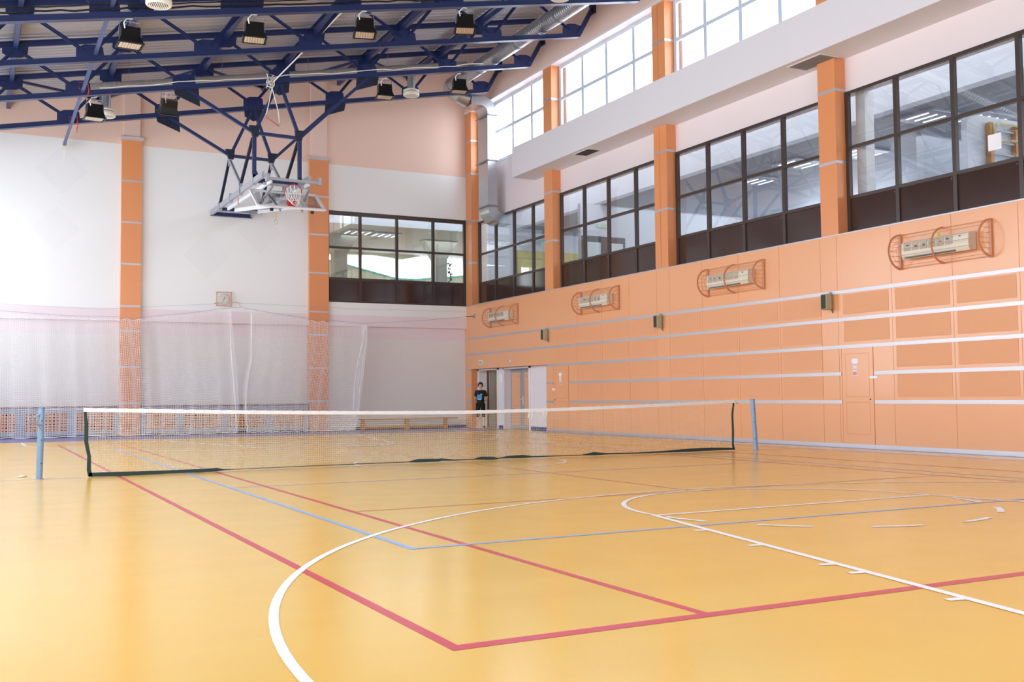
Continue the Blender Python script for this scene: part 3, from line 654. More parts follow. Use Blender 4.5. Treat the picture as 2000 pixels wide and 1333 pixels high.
# cross beam hung under the trusses on the left
r = empty('hanging_beam', (-5.0, 14, 9.0), 'long slim blue steel tube hung under the trusses, ending in a white bracket', 'beam')
MB().bar((-4.93, -3.0, 9.35), (-5.03, 17.5, 8.80), .07, .09).build('beam', mat('faded_blue_paint', (76, 86, 128), .4), r)
MB().box(-5.1, -4.95, 17.47, 17.6, 8.62, 8.86).build('end_bracket', M_whitepl, r)
MB().bar((-5.03, 17.54, 8.62), (-5.03, 17.7, 8.3), .02, .02).build('wall_tie', M_whitepl, r)
def strap(y, z, lab):
    r = empty('strap', (-4.99, y, z), lab, 'strap', 'red straps')
    pts = [(-5.08, y-.08, z-.12), (-4.9, y-.08, z-.12), (-4.88, y-.08, z+.05), (-5.1, y-.08, z+.05)]
    MB().tube(pts, .009, 6, closed=True).build('loop', mat('red_webbing', (214, 70, 60), .7), r); MB().tube([(-4.9, y-.09, z+.1), (-4.86, y-.11, z-.15), (-4.9, y-.1, z-.32)], .014, 6).build('tail', bpy.data.materials['red_webbing'], r)
    MB().lathe((-4.9, y-.1, z-.36), [(.0, -.03), (.03, 0), (0, .03)], 8).build('hook', M_steel, r)
strap(15, 8.95, 'red strap tying the slim beam to the lowest truss'); strap(12, 9.1, 'red strap tying the slim beam to the truss with floodlights')

# ------------------------------------------------------------------ DUCTS
def ribbed(mb, p, q, r, step, amp, n=20):
    p, q = Vector(p), Vector(q); L = (q-p).length; k = int(L/step); pts = []; rr = []
    for i in range(k+1):
        for (f_, a) in ((0, 0), (.15, amp), (.3, 0)):
            s_ = min(1, (i+f_)/k)
            pts.append(p.lerp(q, s_)); rr.append(r+a)
            if s_ >= 1: break
    # drop duplicates
    P_ = [pts[0]]; R_ = [rr[0]]
    for a, b_ in zip(pts[1:], rr[1:]):
        if (a-P_[-1]).length > 1e-4: P_.append(a); R_.append(b_)
    mb.tube(P_, R_, n)
dz_ = 11.52; dx_ = 6.7
r = empty('round_duct', (dx_, 6, dz_), 'large round spiral silver duct running along the window wall under the roof', 'duct')
t = MB(); ribbed(t, (dx_, YF+.2, dz_), (dx_, 15.2, dz_), .225, .1, .008, 24); t.build('spiral_duct', M_duct, r)
for y in (0, 4, 8, 10.4, 13.0): MB().tube([(dx_, y-.03, dz_), (dx_, y+.03, dz_)], .24, 24).build('joint_ring', M_steel, r)
pts = [(dx_, 15.1+.0, dz_)]+[(dx_+.45*(1-math.cos(a)), 15.2+.45*math.sin(a), dz_-.1*a) for a in [i*PI/2/8 for i in range(1, 9)]]
MB().tube(pts, .24, 20).build('elbow', M_ductw, r)
cn = MB()
A = [Vector((7.1, 15.65+.24*math.cos(a), dz_-.16+.24*math.sin(a))) for a in [PI/4+k*PI/2 for k in range(4)]]
cn.tube([(7.1, 15.65, dz_-.16), (7.49, 15.66, dz_-.25)], [.24, .3], 20); cn.build('cone', M_duct, r)
# rectangular drop
x0, x1, y0, y1 = 8.08, 8.42, 15.3, 16.0
r = empty('square_duct', (8.25, 15.65, 7.4), 'rectangular silver duct dropping down the wall and bending into the far corner gallery window', 'duct')
def rect_sweep(path, hw, hy):
    """path: list of (point, inplane normal) in x-z plane"""
    v = []; f = []
    for (px, pz, nx, nz) in path:
        for (a, b_) in ((-1, -1), (1, -1), (1, 1), (-1, 1)): v.append((px+nx*a*hw, 15.65+b_*hy, pz+nz*a*hw))
    for i in range(len(path)-1):
        for k in range(4): f.append((4*i+k, 4*i+(k+1) % 4, 4*i+4+(k+1) % 4, 4*i+4+k))
    f += [(0, 1, 2, 3), tuple(4*(len(path)-1)+k for k in (3, 2, 1, 0))]; return MB().add(v, f)
top = [(7.5, 11.18, 0, 1), (7.85, 11.18, 0, 1)]+[(7.85+.4*math.sin(a), 10.78+.4*math.cos(a), math.sin(a), math.cos(a)) for a in [PI/2*i/8 for i in range(1, 9)]]
rect_sweep(top, .17, .36).build('top_elbow', M_duct, r)
MB().box(8.08, 8.42, 15.3, 16.0, 7.55, 10.8).build('riser', M_duct, r)
bot = [(8.25+.3*0+.38*(1-math.cos(a)), 7.56-.38*math.sin(a), math.cos(a), math.sin(a)) for a in [PI/2*i/8 for i in range(0, 9)]]+[(9.0, 7.18, 0, 1)]
rect_sweep(bot, .17, .35).build('bottom_elbow', M_duct, r)
for zz in (10.72, 9.15, 7.6):
    t = MB(); t.box(8.05, 8.45, 15.26, 16.04, zz-.018, zz+.018); t.build('flange', M_steel, r)
    t = MB(); t.bar((8.03, 15.1, zz-.03), (8.03, 16.15, zz-.03), .02, .02); t.build('hanger_rod', M_steel, r)
# pipes across with ceiling diffusers
def crosspipe(y, xa, label, noz, m=M_ductw):
    zp = lambda x: 10.36+.195*x
    r = empty('branch_duct', (0, y, zp(0)), label, 'duct'); t = MB(); ribbed(t, (xa, y, zp(xa)), (dx_-.245, y, zp(dx_-.245)), .165, .12, .008, 16); t.build('pipe', m, r)
    t = MB(); x = xa+1.2
    while x < 6.4: t.bar((x, y, zp(x)+.14), (x, y, zdeck(x)+.02), .008, .008, (0, 1, 0)); x += 2.5
    t.build('hanger_wire', M_steel, r)
    for (nx, nz, lab) in noz:
        a = empty('air_diffuser', (nx, y, nz), lab, 'vent', 'round ceiling air diffusers')
        MB().tube([(nx, y, nz+.12), (nx, y, zp(nx)-.19)], .12, 20).build('drop_pipe', M_duct, a)
        MB().lathe((nx, y, nz+.17), [(.125, .06), (.245, 0), (.25, -.02), (.14, -.03)], 28).build('flare', M_whitepl, a)
        rm = MB().lathe((nx, y, nz+.06), [(.235, .05), (.25, .03), (.25, -.05), (.225, -.075), (.2, -.07), (.2, -.02), (.0, -.02)], 28).build('rim', M_whitepl, a)
        t = MB()
        for k in range(-5, 6):
            w_ = math.sqrt(max(0, .19**2-(k*.034)**2)); t.bar((nx+k*.034, y-w_, nz-.005), (nx+k*.034, y+w_, nz-.005), .012, .03)
        t.build('grille_bar', M_whitepl, rm); MB().lathe((nx, y, nz+.035), [(0, 0), (.2, 0)], 20).build('dark_inside', M_dark, a)
crosspipe(13.5, -4.9, 'grey ribbed branch duct crossing behind the floodlight truss', [(-4.28, 8.76, 'white round air diffuser on a silver drop pipe at the left under the floodlight truss'), (4.57, 10.44, 'white round air diffuser on a silver drop pipe between the two right floodlights')])
crosspipe(4.8, -4.9, 'grey ribbed branch duct above the top edge of the photo', [(-4.24, 8.83, 'white round air diffuser at the top edge of the photo above the top left floodlight'), (4.86, 10.52, 'white round air diffuser at the top edge of the photo near the silver duct')], M_duct)

# ------------------------------------------------------------------ FLOODLIGHTS
def flood(x, y, z, label, yawf=0, tilt=0):
    r = empty('floodlight', (x, y, z), label, 'floodlight', 'black floodlights on the trusses')
    hw = .22
    bk = [(-hw*.85, -.11, .20), (hw*.85, -.11, .20), (hw*.85, .11, .20), (-hw*.85, .11, .20)]
    md = [(-hw*.85, -.13, .02), (hw*.85, -.13, .02), (hw*.85, .15, .02), (-hw*.85, .15, .02)]
    fr = [(-hw*1.1, -.19, -.16), (hw*1.1, -.19, -.16), (hw*1.1, .21, -.16), (-hw*1.1, .21, -.16)]
    R_ = Matrix.Rotation(tilt, 3, 'X'); Rz = Matrix.Rotation(yawf, 3, 'Z')
    T = lambda p: Vector((x, y, z))+Rz @ (R_ @ Vector(p))
    v = [T(p) for p in bk+md+fr]; f = [(0, 1, 2, 3)]+[(4*i+k, 4*i+(k+1) % 4, 4*i+4+(k+1) % 4, 4*i+4+k) for i in range(2) for k in range(4)]
    # housing walls with an open mouth, lens set inside
    MB().add(v, f).build('housing', M_black, r)
    t = MB()
    E = [T(p) for p in fr]
    for k in range(4): t.bar(E[k], E[(k+1) % 4], .03, .035)
    fr_ = t.build('front_rim', M_black, r)
    li = [T((p[0]*.86, (p[1]-.01)*.86+.01, -.15)) for p in fr]
    lo = [T((p[0]*.86, (p[1]-.01)*.86+.01, -.165)) for p in fr]
    t = MB(); t.add(li+lo, [(0, 1, 2, 3), (4, 5, 6, 7)]+[(k, (k+1) % 4, 4+(k+1) % 4, 4+k) for k in range(4)]); ln_ = t.build('lens', M_lens, fr_)
    t = MB()
    for k in range(-3, 4):
        t.bar(T((k*.055, -.15, -.172)), T((k*.055, .17, -.172)), .006, .01)
    t.build('reflector_rib', M_acgrille, r)
    a, b_ = T((-hw*.98, 0, .0)), T((hw*.98, 0, .0)); u_ = V(0, 0, .33)
    t = MB(); t.tube([a, a+V(0, 0, .12), a+u_+V(.02, 0, 0), b_+u_-V(.02, 0, 0), b_+V(0, 0, .12), b_], .013, 6); t.tube([(x, y, z+.30), (x, y, z+.44)], .015, 6); t.build('bracket', M_steel, r)
    MB().tube([T((-.12, -.12, .14)), T((-.15, -.18, .22)), (x-.08, y-.05, z+.36), (x+.05, y, z+.40)], .014, 6).build('cable', M_cord, r)
    return r
L12 = [(-4.71, 'black floodlight beside the left round diffuser'), (-2.89, 'black floodlight facing away above the basketball frame arm, left'), (3.14, 'black floodlight left of the right hand round diffuser'), (5.52, 'black floodlight in front of the end of the silver duct')]
for i, (x, lab) in enumerate(L12):
    flood(x, 12.0, zbot(x)-.50, lab, [.1, .1, -.15, -.25][i], [.0, .5, -.02, .0][i])
L6 = [(-4.62, 'black floodlight hanging at the upper left of the photo'), (-2.08, 'black floodlight on the top truss, second from the left'), (.42, 'black floodlight on the top truss, just right of the white rope'), (2.93, 'black floodlight on the top truss, rightmost in the photo')]
for i, (x, lab) in enumerate(L6):
    flood(x, 6.0, zbot(x)-.45, lab, [.05, -.15, -.25, -.35][i], [-.02, -.04, -.06, -.06][i])
# cables laid along trusses
def cable(name, pts, r_, m, label): return tag(MB().tube(pts, r_, 6).build(name, m), label, 'cable')
import itertools
def along(y, xa, xb, dz, n, amp, seed):
    rnd = random.Random(seed); return [(xa+(xb-xa)*i/n, y, zbot(xa+(xb-xa)*i/n)+dz+rnd.uniform(-amp, amp)) for i in range(n+1)]
cable('power_cable', along(5.92, -9, 6.3, .13, 60, .02, 1), .02, M_black, 'black cable bundle clipped along the topmost truss')
cable('power_cable', along(5.86, -9, 6.2, .2, 60, .02, 2), .014, M_black, 'thin second black cable lying on the topmost truss')
cable('power_cable', along(5.80, -2.5, 6.2, .26, 34, .02, 3), .012, M_cord, 'thin pale cable on top of the topmost truss')
cable('power_cable', along(11.94, -4.6, 6.3, .13, 34, .03, 4), .014, M_cord, 'pale sagging cable along the floodlight truss')
# rope and swing loop
r = empty('climbing_rope', (-.22, 11.85, 9.8), 'knotted white rope tied at the truss above the hoop with a hanging loop', 'rope')
MB().tube([(-.2, 11.85, 9.75), (.5, 10.3, 10.54), (1.17, 9.0, 11.3), (1.4, 8.6, 11.5)], .02, 6).build('long_line', M_cord, r)
t = MB(); rnd = random.Random(5); t.tube([(-.22+rnd.uniform(-.13, .1), 11.83+rnd.uniform(-.08, .08), 9.82+rnd.uniform(-.22, .2)) for k in range(26)], .016, 5); t.build('knot', M_cord, r)
MB().tube([(-.2, 11.84, 9.6), (-.3, 11.84, 9.1), (-.36, 11.84, 8.85)], .014, 5).tube([(-.19, 11.84, 9.6), (-.02, 11.84, 8.98), (.02, 11.84, 8.6)], .014, 5).build('hanging_loop', M_cord, r)
MB().tube([(-.36, 11.84, 8.85), (-.34, 11.84, 8.78), (.0, 11.84, 8.58), (.02, 11.84, 8.66)], .018, 6).build('red_bar', mat('faded_red_grip', (196, 110, 110), .6), r)

# ------------------------------------------------------------------ BASKETBALL FRAME
bf = empty('basketball_goal', (0, 13.5, 9.5), 'folded basketball goal with glass board hung from the roof on a blue steel frame', 'basketball hoop')
def mem(p, q, w=.085, nm='strut', m=M_blue, h=None, par=bf): return MB().bar(p, q, w, h or w, (0, 1, 0)).build(nm, m, par)
XA, XB = -.64, .62
for y in (12.0, 15.0):
    P_, Q_ = (XA, y, 8.36), (XB, y, 8.34)
    mem((-2.42, y, zbot(-2.42)-.08), P_); mem((.0, y, zbot(0)-.08), P_); mem((.08, y, zbot(0)-.08), Q_); mem((2.62, y, zbot(2.62)-.06), Q_); mem(P_, Q_)
    for (x, s_) in ((-2.45, 1), (.05, 0), (2.62, -1)):
        zz = zbot(x)-.05
        if s_: poly = [(x-.33*s_, y-.02, zz+.05), (x+.32*s_, y-.02, zz+.05), (x+.36*s_, y-.02, zz-.42), (x-.28*s_, y-.02, zz-.18)]
        else: poly = [(x-.28, y-.02, zz+.05), (x+.28, y-.02, zz+.05), (x+.26, y-.02, zz-.22), (x, y-.02, zz-.34), (x-.26, y-.02, zz-.22)]
        MB().prism(poly, (0, .04, 0)).build('gusset_plate', M_bluedk, bf)
    for (x, s_) in ((XA, 1), (XB, -1)):
        MB().prism([(x-.14*s_, y-.06, 8.55), (x+.13*s_, y-.06, 8.55), (x+.10*s_, y-.06, 8.26), (x-.04*s_, y-.06, 8.24)], (0, .12, 0)).build('node_plate', M_bluedk, bf)
for x in (XA, XB):
    mem((x, 12, 8.3), (x, 12, 7.1), .1, 'hanger_post'); mem((x, 12.2, 8.25), (x, 13.65, 7.2), .075, 'brace', M_bluedk)
    mem((x, 15.05, 8.3), (x, 16.4, 7.14), .075, 'brace', M_bluedk); mem((x, 15.1, 8.28), (x, 13.55, 7.2), .07, 'grey_brace', M_greym); mem((x, 13.55, 7.35), (x, 13.55, 7.0), .07, 'grey_brace', M_greym)
    mem((x, 15, 8.3), (x, 15, 8.05), .09, 'clevis', M_greym)
    mem((x, 17.75, 7.08), (x, 11.0, 7.02), .07, 'rail', M_greym, .16)
    for yy in (12.0, 13.6, 14.9, 16.4): MB().box(x-.055, x+.055, yy-.05, yy+.05, 6.92, 7.2).build('rail_clamp', M_greym, bf)
mem((XA-.03, 17.65, 7.04), (XB+.03, 17.65, 7.04), .12, 'cross_beam', M_blue); mem((XA, 16.45, 7.0), (XB, 16.45, 7.0), .10, 'cross_beam', M_blue); mem((XA, 12.05, 7.06), (XB+.05, 12.05, 7.06), .12, 'cross_beam', M_blue)
for x in (XA+.04, XB-.04):
    MB().prism([(x-.02+.0, 12.0, 7.1), (x+.14, 12.0, 7.1), (x+.0, 12.0, 7.38)], (0, .03, 0)).build('corner_plate', M_blue, bf)
# folded backboard unit
bu = bf
tb_, nb_ = Vector((0, .84, .54)), Vector((0, -.54, .84)); B0 = Vector((.13, 10.98, 6.18))
BP = lambda x, s_, n_=0: B0+Vector((x, 0, 0))+tb_*s_+nb_*n_
hw, H = .90, 1.05
def bbar(par, nm, m, pts, w=.06, h=.045, closed=True):
    t = MB(); N = len(pts)
    for i in range(N if closed else N-1): t.bar(pts[i], pts[(i+1) % N], w, h, nb_)
    return t.build(nm, m, par)
bbar(bu, 'board_frame', M_whitem, [BP(-hw, .02), BP(hw, .02), BP(hw, H), BP(-hw, H)], .075, .05)
MB().prism([BP(-hw, .02, -.004), BP(hw, .02, -.004), BP(hw, H, -.004), BP(-hw, H, -.004)], nb_*.008).build('glass_board', glassmat('acrylic_board', (.93, .94, .94), .05), bu)
bbar(bu, 'target_square', M_whitem, [BP(-.295, .16, .008), BP(.295, .16, .008), BP(.295, .60, .008), BP(-.295, .60, .008)], .05, .006)
br = MB(); br.prism([BP(-.1, .05, .01), BP(.1, .05, .01), BP(.1, .25, .01), BP(-.1, .25, .01)], nb_*.16); hb = br.build('hoop_bracket', M_red, bu)
rc_ = BP(0, .15, .39); rim = MB(); rim.tube([rc_+Vector((.225*math.cos(a), 0, 0))+nb_*(.225*math.sin(a)) for a in [2*PI*k/32 for k in range(32)]], .012, 8, closed=True)
rim.build('rim', M_red, hb)
t = MB(); NR = 12; lowc = rc_+Vector((0, -.02, -.13))-tb_*.16
pr = [rc_+Vector((.22*math.cos(a), 0, 0))+nb_*(.22*math.sin(a)) for a in [2*PI*(k)/NR for k in range(NR)]]
ri = [lowc*1+Vector((.15*math.cos(a), 0, .02))+nb_*(.13*math.sin(a)) for a in [2*PI*(k+.5)/NR for k in range(NR)]]
rj = [lowc+Vector((.10*math.cos(a), 0, -.06))-tb_*.1+nb_*(.07*math.sin(a)) for a in [2*PI*(k)/NR for k in range(NR)]]
for k in range(NR):
    for q in (k, (k-1) % NR): t.tube([pr[k], pr[k].lerp(ri[q], .5)+Vector((0, 0, -.03)), ri[q]], .006, 4)
    t.tube([ri[k], rj[k]], .006, 4); t.tube([ri[k], rj[(k+1) % NR]], .006, 4); t.tube([rj[k], rj[(k+1) % NR]], .006, 4)
t.build('hoop_net', M_cord, hb)
for s_ in (-1, 1):
    MB().tube([BP(s_*.86, .9, -.05), BP(s_*.78, .5, -.1), BP(s_*.80, .1, -.06)], .02, 6).build('padding_clip', M_greym, bu)
    MB().box(.13+s_*.55-.04, .13+s_*.55+.04, 10.95, 11.02, 6.06, 6.13).build('end_stop', M_black, bu)
# folding arm
fa = bf
def fm(p, q, w=.06, m=M_greym, nm='arm', h=None): return MB().bar(p, q, w, h or w, (0, 0, 1)).build(nm, m, fa)
fm((XA+.12, 15.8, 6.9), (XA+.22, 11.0, 6.86), .05, M_whitem, 'arm', .1); fm((XB-.12, 15.8, 6.9), (XB-.02, 11.0, 6.86), .05, M_whitem, 'arm', .1)
fm((XA+.1, 10.95, 6.92), (XB+.25, 10.95, 6.9), .07, M_greym, 'cross_tube'); fm((XA+.1, 11.4, 6.86), (XB+.1, 11.4, 6.84), .06, M_greym, 'cross_tube')
for x in (XA+.1, XB+.25): MB().box(x-.04, x+.04, 10.88, 11.04, 6.84, 7.04).build('end_plate', M_greym, fa)
for s_ in (-1, 1):
    fm((.13+s_*.5, 11.1, 6.75), (.13+s_*.55, 11.75, 6.55), .06, M_greym, 'link'); fm((s_*.35, 15.6, 6.84), (.13+s_*.3, 11.5, 6.32), .05, M_whitem, 'boom', .11)
    fm((.13+s_*.30, 11.05, 6.1), (.13+s_*.42, 11.9, 6.68), .05, M_greym, 'back_rail')
fm((-.35, 15.6, 6.84), (.35, 15.6, 6.84), .05, M_greym, 'cross_tube'); fm((-.2, 14.0, 6.62), (.4, 12.8, 6.5), .04, M_greym, 'link')
MB().lathe((0, 12.2, 6.75), [(0, -.12), (.07, -.12), (.07, .12), (0, .12)], 16, 'x').build('winch_motor', M_greym, fa)
fm((.0, 11.5, 7.0), (.5, 11.35, 7.0), .1, M_wood, 'wooden_block', .02)
MB().tube([(-.28, 11.0, 6.05), (-.28, 11.0, 5.95), (-.30, 11.0, 5.84)], .012, 5).build('yellow_cord', mat('ochre_cord', (220, 160, 60), .6), fa)
MB().tube([(-.30+.035*math.cos(a), 11.0, 5.77+.06*math.sin(a)) for a in [2*PI*k/12 for k in range(12)]], .006, 4, closed=True).build('ring', M_steel, fa)
MB().tube([(XA, 13.9, 6.92), (XA, 13.9, 6.7)], .014, 5).build('red_cord', mat('rust_cord', (196, 110, 80), .6), fa)

# ------------------------------------------------------------------ TENNIS NET
def net_top(x): return .865+.125*(abs(x)/5.9)**1.6
def net_bot(x): return .03+.012*math.sin(x*2.1)+(.02 if abs(x) < 3 else 0)
tn = empty('tennis_net', (0, 0, 0), 'long tennis net with white headband stretched across the court', 'tennis net')
t = MB(); x = -5.88
while x < 5.86:
    zt, zz0 = net_top(x), net_bot(x); dx = .004*math.sin(x*9)
    t.tube([(x, 0, zt), (x+dx, .01*math.sin(x*3), (zt+zz0)/2), (x, 0, zz0)], .0017, 3, caps=False); x += .034
for j in range(1, 27):
    f_ = j/27; pts = []
    for i in range(71):
        xx = -5.88+11.74*i/70; zt, zz0 = net_top(xx), net_bot(xx); pts.append((xx, .01*math.sin(xx*3)*(1-abs(2*f_-1)), zz0+(zt-zz0)*f_+.003*math.sin(xx*14+j)))
    t.tube(pts, .0017, 3, caps=False)
t.build('net_mesh', M_netstr, tn)
t = MB(); pr_ = []; n = 150
for i in range(n+1):
    xx = -5.94+11.86*i/n; zt = net_top(xx); w_ = .014+.004*math.sin(i*1.9); pr_.append([(xx, -w_, zt-.052), (xx, w_, zt-.052), (xx, w_*.7, zt+.004+.003*math.sin(i*2.7)), (xx, -w_*.7, zt+.004+.003*math.sin(i*2.7))])
v = [p for q in pr_ for p in q]; f = [(4*i+k, 4*i+(k+1) % 4, 4*i+4+(k+1) % 4, 4*i+4+k) for i in range(n) for k in range(4)]+[(0, 1, 2, 3), (4*n+3, 4*n+2, 4*n+1, 4*n)]
t.add(v, f); t.build('headband', M_band, tn)
def tape(pts, w, nm='edge_tape'):
    m_ = MB(); v = []; f = []
    for i, (x, z, hw_) in enumerate(pts):
        for (a, b_) in ((-1, -1), (1, -1), (1, 1), (-1, 1)): v.append((x+(a*hw_ if w == 'v' else 0), (b_ if w == 'v' else a)*.012, z+(0 if w == 'v' else b_*hw_)))
    N = len(pts)
    for i in range(N-1):
        for k in range(4): f.append((4*i+k, 4*i+(k+1) % 4, 4*i+4+(k+1) % 4, 4*i+4+k))
    f += [(0, 1, 2, 3), tuple(4*N-4+k for k in (3, 2, 1, 0))]
    return m_.add(v, f).build(nm, M_netgreen, tn)
tape([(-5.92, .94, .02), (-5.90, .75, .024), (-5.90, .5, .026), (-5.86, .3, .024), (-5.86, .1, .028), (-5.84, .01, .03)], 'v')
tape([(5.88, .93, .014), (5.84, .7, .018), (5.85, .4, .02), (5.84, .12, .018), (5.87, .02, .02)], 'v')
tape([(-5.86, .035, .028), (-5.5, .032, .03), (-5.2, .028, .028), (-4.8, .03, .024), (-4.3, .03, .025), (-4.05, .035, .026), (-3.95, .03, .008), (-3.8, .03, .004)], 'h', 'bottom_tape')
tape([(-3.8, .03, .004), (-2.6, .034, .005), (-1.5, .036, .006), (-.95, .036, .006), (-.78, .05, .028), (-.4, .045, .024), (-.36, .055, .02), (-.1, .035, .008), (.25, .035, .006), (.38, .05, .026), (.62, .04, .026), (.72, .035, .006), (.9, .05, .02), (1.2, .05, .028), (1.4, .04, .01), (2.4, .035, .006), (2.65, .05, .03), (2.9, .04, .014), (3.6, .03, .01), (4.2, .035, .016), (4.8, .045, .03), (5.3, .05, .03), (5.86, .04, .02)], 'h', 'bottom_tape')
MB().tube([(-6.5, 0, .985), (-5.93, 0, .985)], .003, 4).tube([(5.9, 0, .985), (6.36, 0, 1.0)], .003, 4).build('tension_cord', M_cord, tn) if 0 else None
MB().tube([(-6.446, 0, .985), (-5.93, 0, .98)], .003, 4).build('tension_cord', M_cord, tn); MB().tube([(5.9, 0, .985), (6.312, 0, .99)], .003, 4).build('tension_cord', M_cord, tn)
MB().tube([(5.86, -.02, .985), (5.92, -.03, .95), (5.95, -.03, .92), (5.9, -.03, .94)], .014, 6).build('loose_end', M_cord, tn)
for x in (1.33, 1.62): MB().tube([(x, -.02, net_top(x)-.03), (x-.03, -.025, net_top(x)-.14), (x+.01, -.025, net_top(x)-.2), (x+.05, -.025, net_top(x)-.1), (x+.06, -.02, net_top(x)-.03)], .008, 5).build('tied_cord', M_cord, tn)
for (xb, xt, lab, win) in ((-6.51, -6.49, 'pale blue net post with a steel winch at the left end of the tennis net', 1), (6.42, 6.36, 'pale blue net post at the right end of the tennis net, before the orange wall', 0)):
    r = empty('net_post', (xb, 0, 0), lab, 'net post')
    MB().tube([(xb, 0, .0), (xt, 0, 1.0)], .043, 20).build('tube', M_post, r, bevel=0)
    MB().tube([(xt, 0, .995), (xt, 0, 1.008)], .045, 20).build('end_cap', mat('post_cap', (110, 130, 150), .5), r)
    MB().lathe((xb, 0, 0.001), [(0, 0), (.062, 0), (.06, .006), (.05, .006)], 20).build('socket_ring', M_greym, r)
    for zz in (.82, .55, .22): MB().lathe((xt-.03*0, -.044, zz), [(0, -.004), (.008, -.003), (.008, .004)], 8, 'y').build('screw', M_dark, r)
    if win:
        MB().box(xt-.075, xt-.035, -.035, .02, .82, .91).build('winch_bracket', M_steel, r)
        MB().tube([(xt-.10, -.03, .88), (xt-.17, -.04, .86), (xt-.15, -.05, .80), (xt-.06, -.06, .78), (xt+.02, -.055, .76)], .010, 6).build('crank_handle', M_steel, r)
        MB().tube([(xt-.02, -.05, .92), (xt-.12, -.05, .86), (xt-.04, -.06, .74), (xt-.0, -.055, .68)], .007, 5).build('wire_end', M_steel, r)
for (x, y, lab) in ((-6.71, .54, 'small white floor socket cap behind the left net post'), (6.12, .40, 'small white floor socket cap beside the right net post')):
    r = empty('socket_cap', (x, y, 0), lab, 'cap'); MB().lathe((x, y, .0045), [(0, 0), (.06, 0), (.062, .008), (.05, .012), (0, .012)], 20).build('disc', M_whitepl, r); MB().lathe((x+.02, y, .018), [(0, 0), (.05, 0), (.05, .008), (0, .008)], 16).build('loose_disc', M_whitepl, r)

# ------------------------------------------------------------------ CURTAIN NETS AND THEIR WIRE
WIRE = [(-9.45, 3.80), (-8, 3.76), (-6.7, 3.71), (-4.92, 3.61), (-2.86, 3.62), (-1.5, 3.78), (-.29, 3.97), (.19, 4.02), (1.2, 3.87), (2.36, 3.73), (4.3, 3.605), (6.3, 3.74), (8.4, 3.96)]
def wz(x):
    for (a, za), (b_, zb_) in zip(WIRE, WIRE[1:]):
        if a <= x <= b_: return za+(zb_-za)*(x-a)/(b_-a)
    return WIRE[-1][1]
YC = 17.2
wr_ = empty('suspension_wire', (0, YC, 3.9), 'thin steel wire across the hall that the white nets hang from', 'wire')
MB().tube([(x, YC, z_) for x, z_ in WIRE], .006, 5).build('wire', M_greym, wr_)
MB().tube([(.19, YC, 4.02), (.19, YC+.2, 4.15), (.19, YB-.01, 4.25)], .006, 5).build('wall_hook', M_greym, wr_)
MB().box(8.40, 8.45, YC-.015, YC+.015, 3.88, 4.04).build('wall_plate', M_greym, wr_); MB().tube([(8.1, YC, 3.93), (8.42, YC, 3.96)], .014, 6).build('turnbuckle', M_dark, wr_)
MB().tube([(-9.45, YC-.02, 3.98), (-4, YC+.3, 3.86), (.19, YB-.05, 4.22), (4.3, YC+.35, 4.12), (8.42, YB-.1, 4.16)], .003, 4).build('thin_upper_wire', M_greym, wr_)
def curtain(xl, xr, label, seed, sp, bunchR=False, bunchL=False):
    """xl, xr: functions of height fraction f (0 floor .. 1 top) giving the left and right edges"""
    r = empty('net_curtain', ((xl(0)+xr(0))/2, YC, 0), label, 'net'); rnd = random.Random(seed)
    n = int((xr(.5)-xl(.5))/sp); K = 14; ph = [rnd.uniform(0, 6.28) for _ in range(6)]
    def P(i, j):
        u = i/n; f_ = j/K; a, b_ = xl(f_), xr(f_)
        uu = u+.0040*math.sin(u*2*PI*n/9+ph[0])*(.4+.6*(1-f_))
        x = a+(b_-a)*uu
        y = YC+.05*math.sin(u*n*.42+ph[1])*(1-.6*f_)+.03*math.sin(u*n*.13+ph[2]+f_*2)
        top = wz(max(-9.45, min(8.4, x)))-.05-.05*abs(math.sin(PI*x/.36)); z_ = .02+.025*math.sin(u*40+ph[3])**2*(1-f_)+(top-.02)*f_
        return Vector((x, y, z_))
    t = MB()
    for i in range(n+1): t.tube([P(i, j) for j in range(K+1)], .0050, 3, caps=False)
    rows = int(3.6/.052); K2 = K
    for q in range(rows+1):
        f_ = q/rows; pts = []
        for i in range(n+1):
            jj = f_*K; j0 = min(K-1, int(jj)); pts.append(P(i, j0).lerp(P(i, j0+1), jj-j0)+Vector((0, 0, .006*math.sin(i*.9+q))))
        t.tube(pts, .0050, 3, caps=False)
    t.build('net_mesh', M_netc, r)
    MB().tube([P(i, K)+Vector((0, 0, .0)) for i in range(n+1)], .008, 4).build('top_cord', M_netc, r)
    MB().tube([P(i, 0)+Vector((0, -.01, .0)) for i in range(n+1)], .012, 4).build('bottom_cord', M_netc, r)
    k = math.ceil(xl(1)/.36)*.36
    while k < xr(1): MB().tube([(k, YC, wz(k)-.012), (k, YC, wz(k)-.05)], .004, 4).build('hook', M_steel, r); k += .36
    for (flag, fn, sgn) in ((bunchL, xl, 1), (bunchR, xr, -1)):
        if not flag: continue
        t = MB(); 
        for q in range(flag):
            o1 = rnd.uniform(0, .16 if flag < 20 else .26)*sgn; dy = rnd.uniform(-.09, .06)
            t.tube([(fn(j/K)+o1*(.35+.65*math.sin(PI*j/K*.9+.2)**2), YC+dy, .03+(wz(fn(1))-.08-.03)*j/K) for j in range(K+1)], .006, 4, caps=False)
            t.tube([(fn(j/10)+o1*.6+sgn*.05*math.sin(j*2.1+q), YC+dy-.02, .03+(wz(fn(1))-.1)*j/10) for j in range(11)], .004, 3, caps=False)
        t.build('gathered_edge', M_netc, r)
    return r
curtain(lambda f_: -9.4, lambda f_: .10-.22*f_+.14*math.sin(PI*f_)*(1-f_), 'long white net curtain hanging left of the gap, in front of the clock wall', 1, .046, bunchR=4)
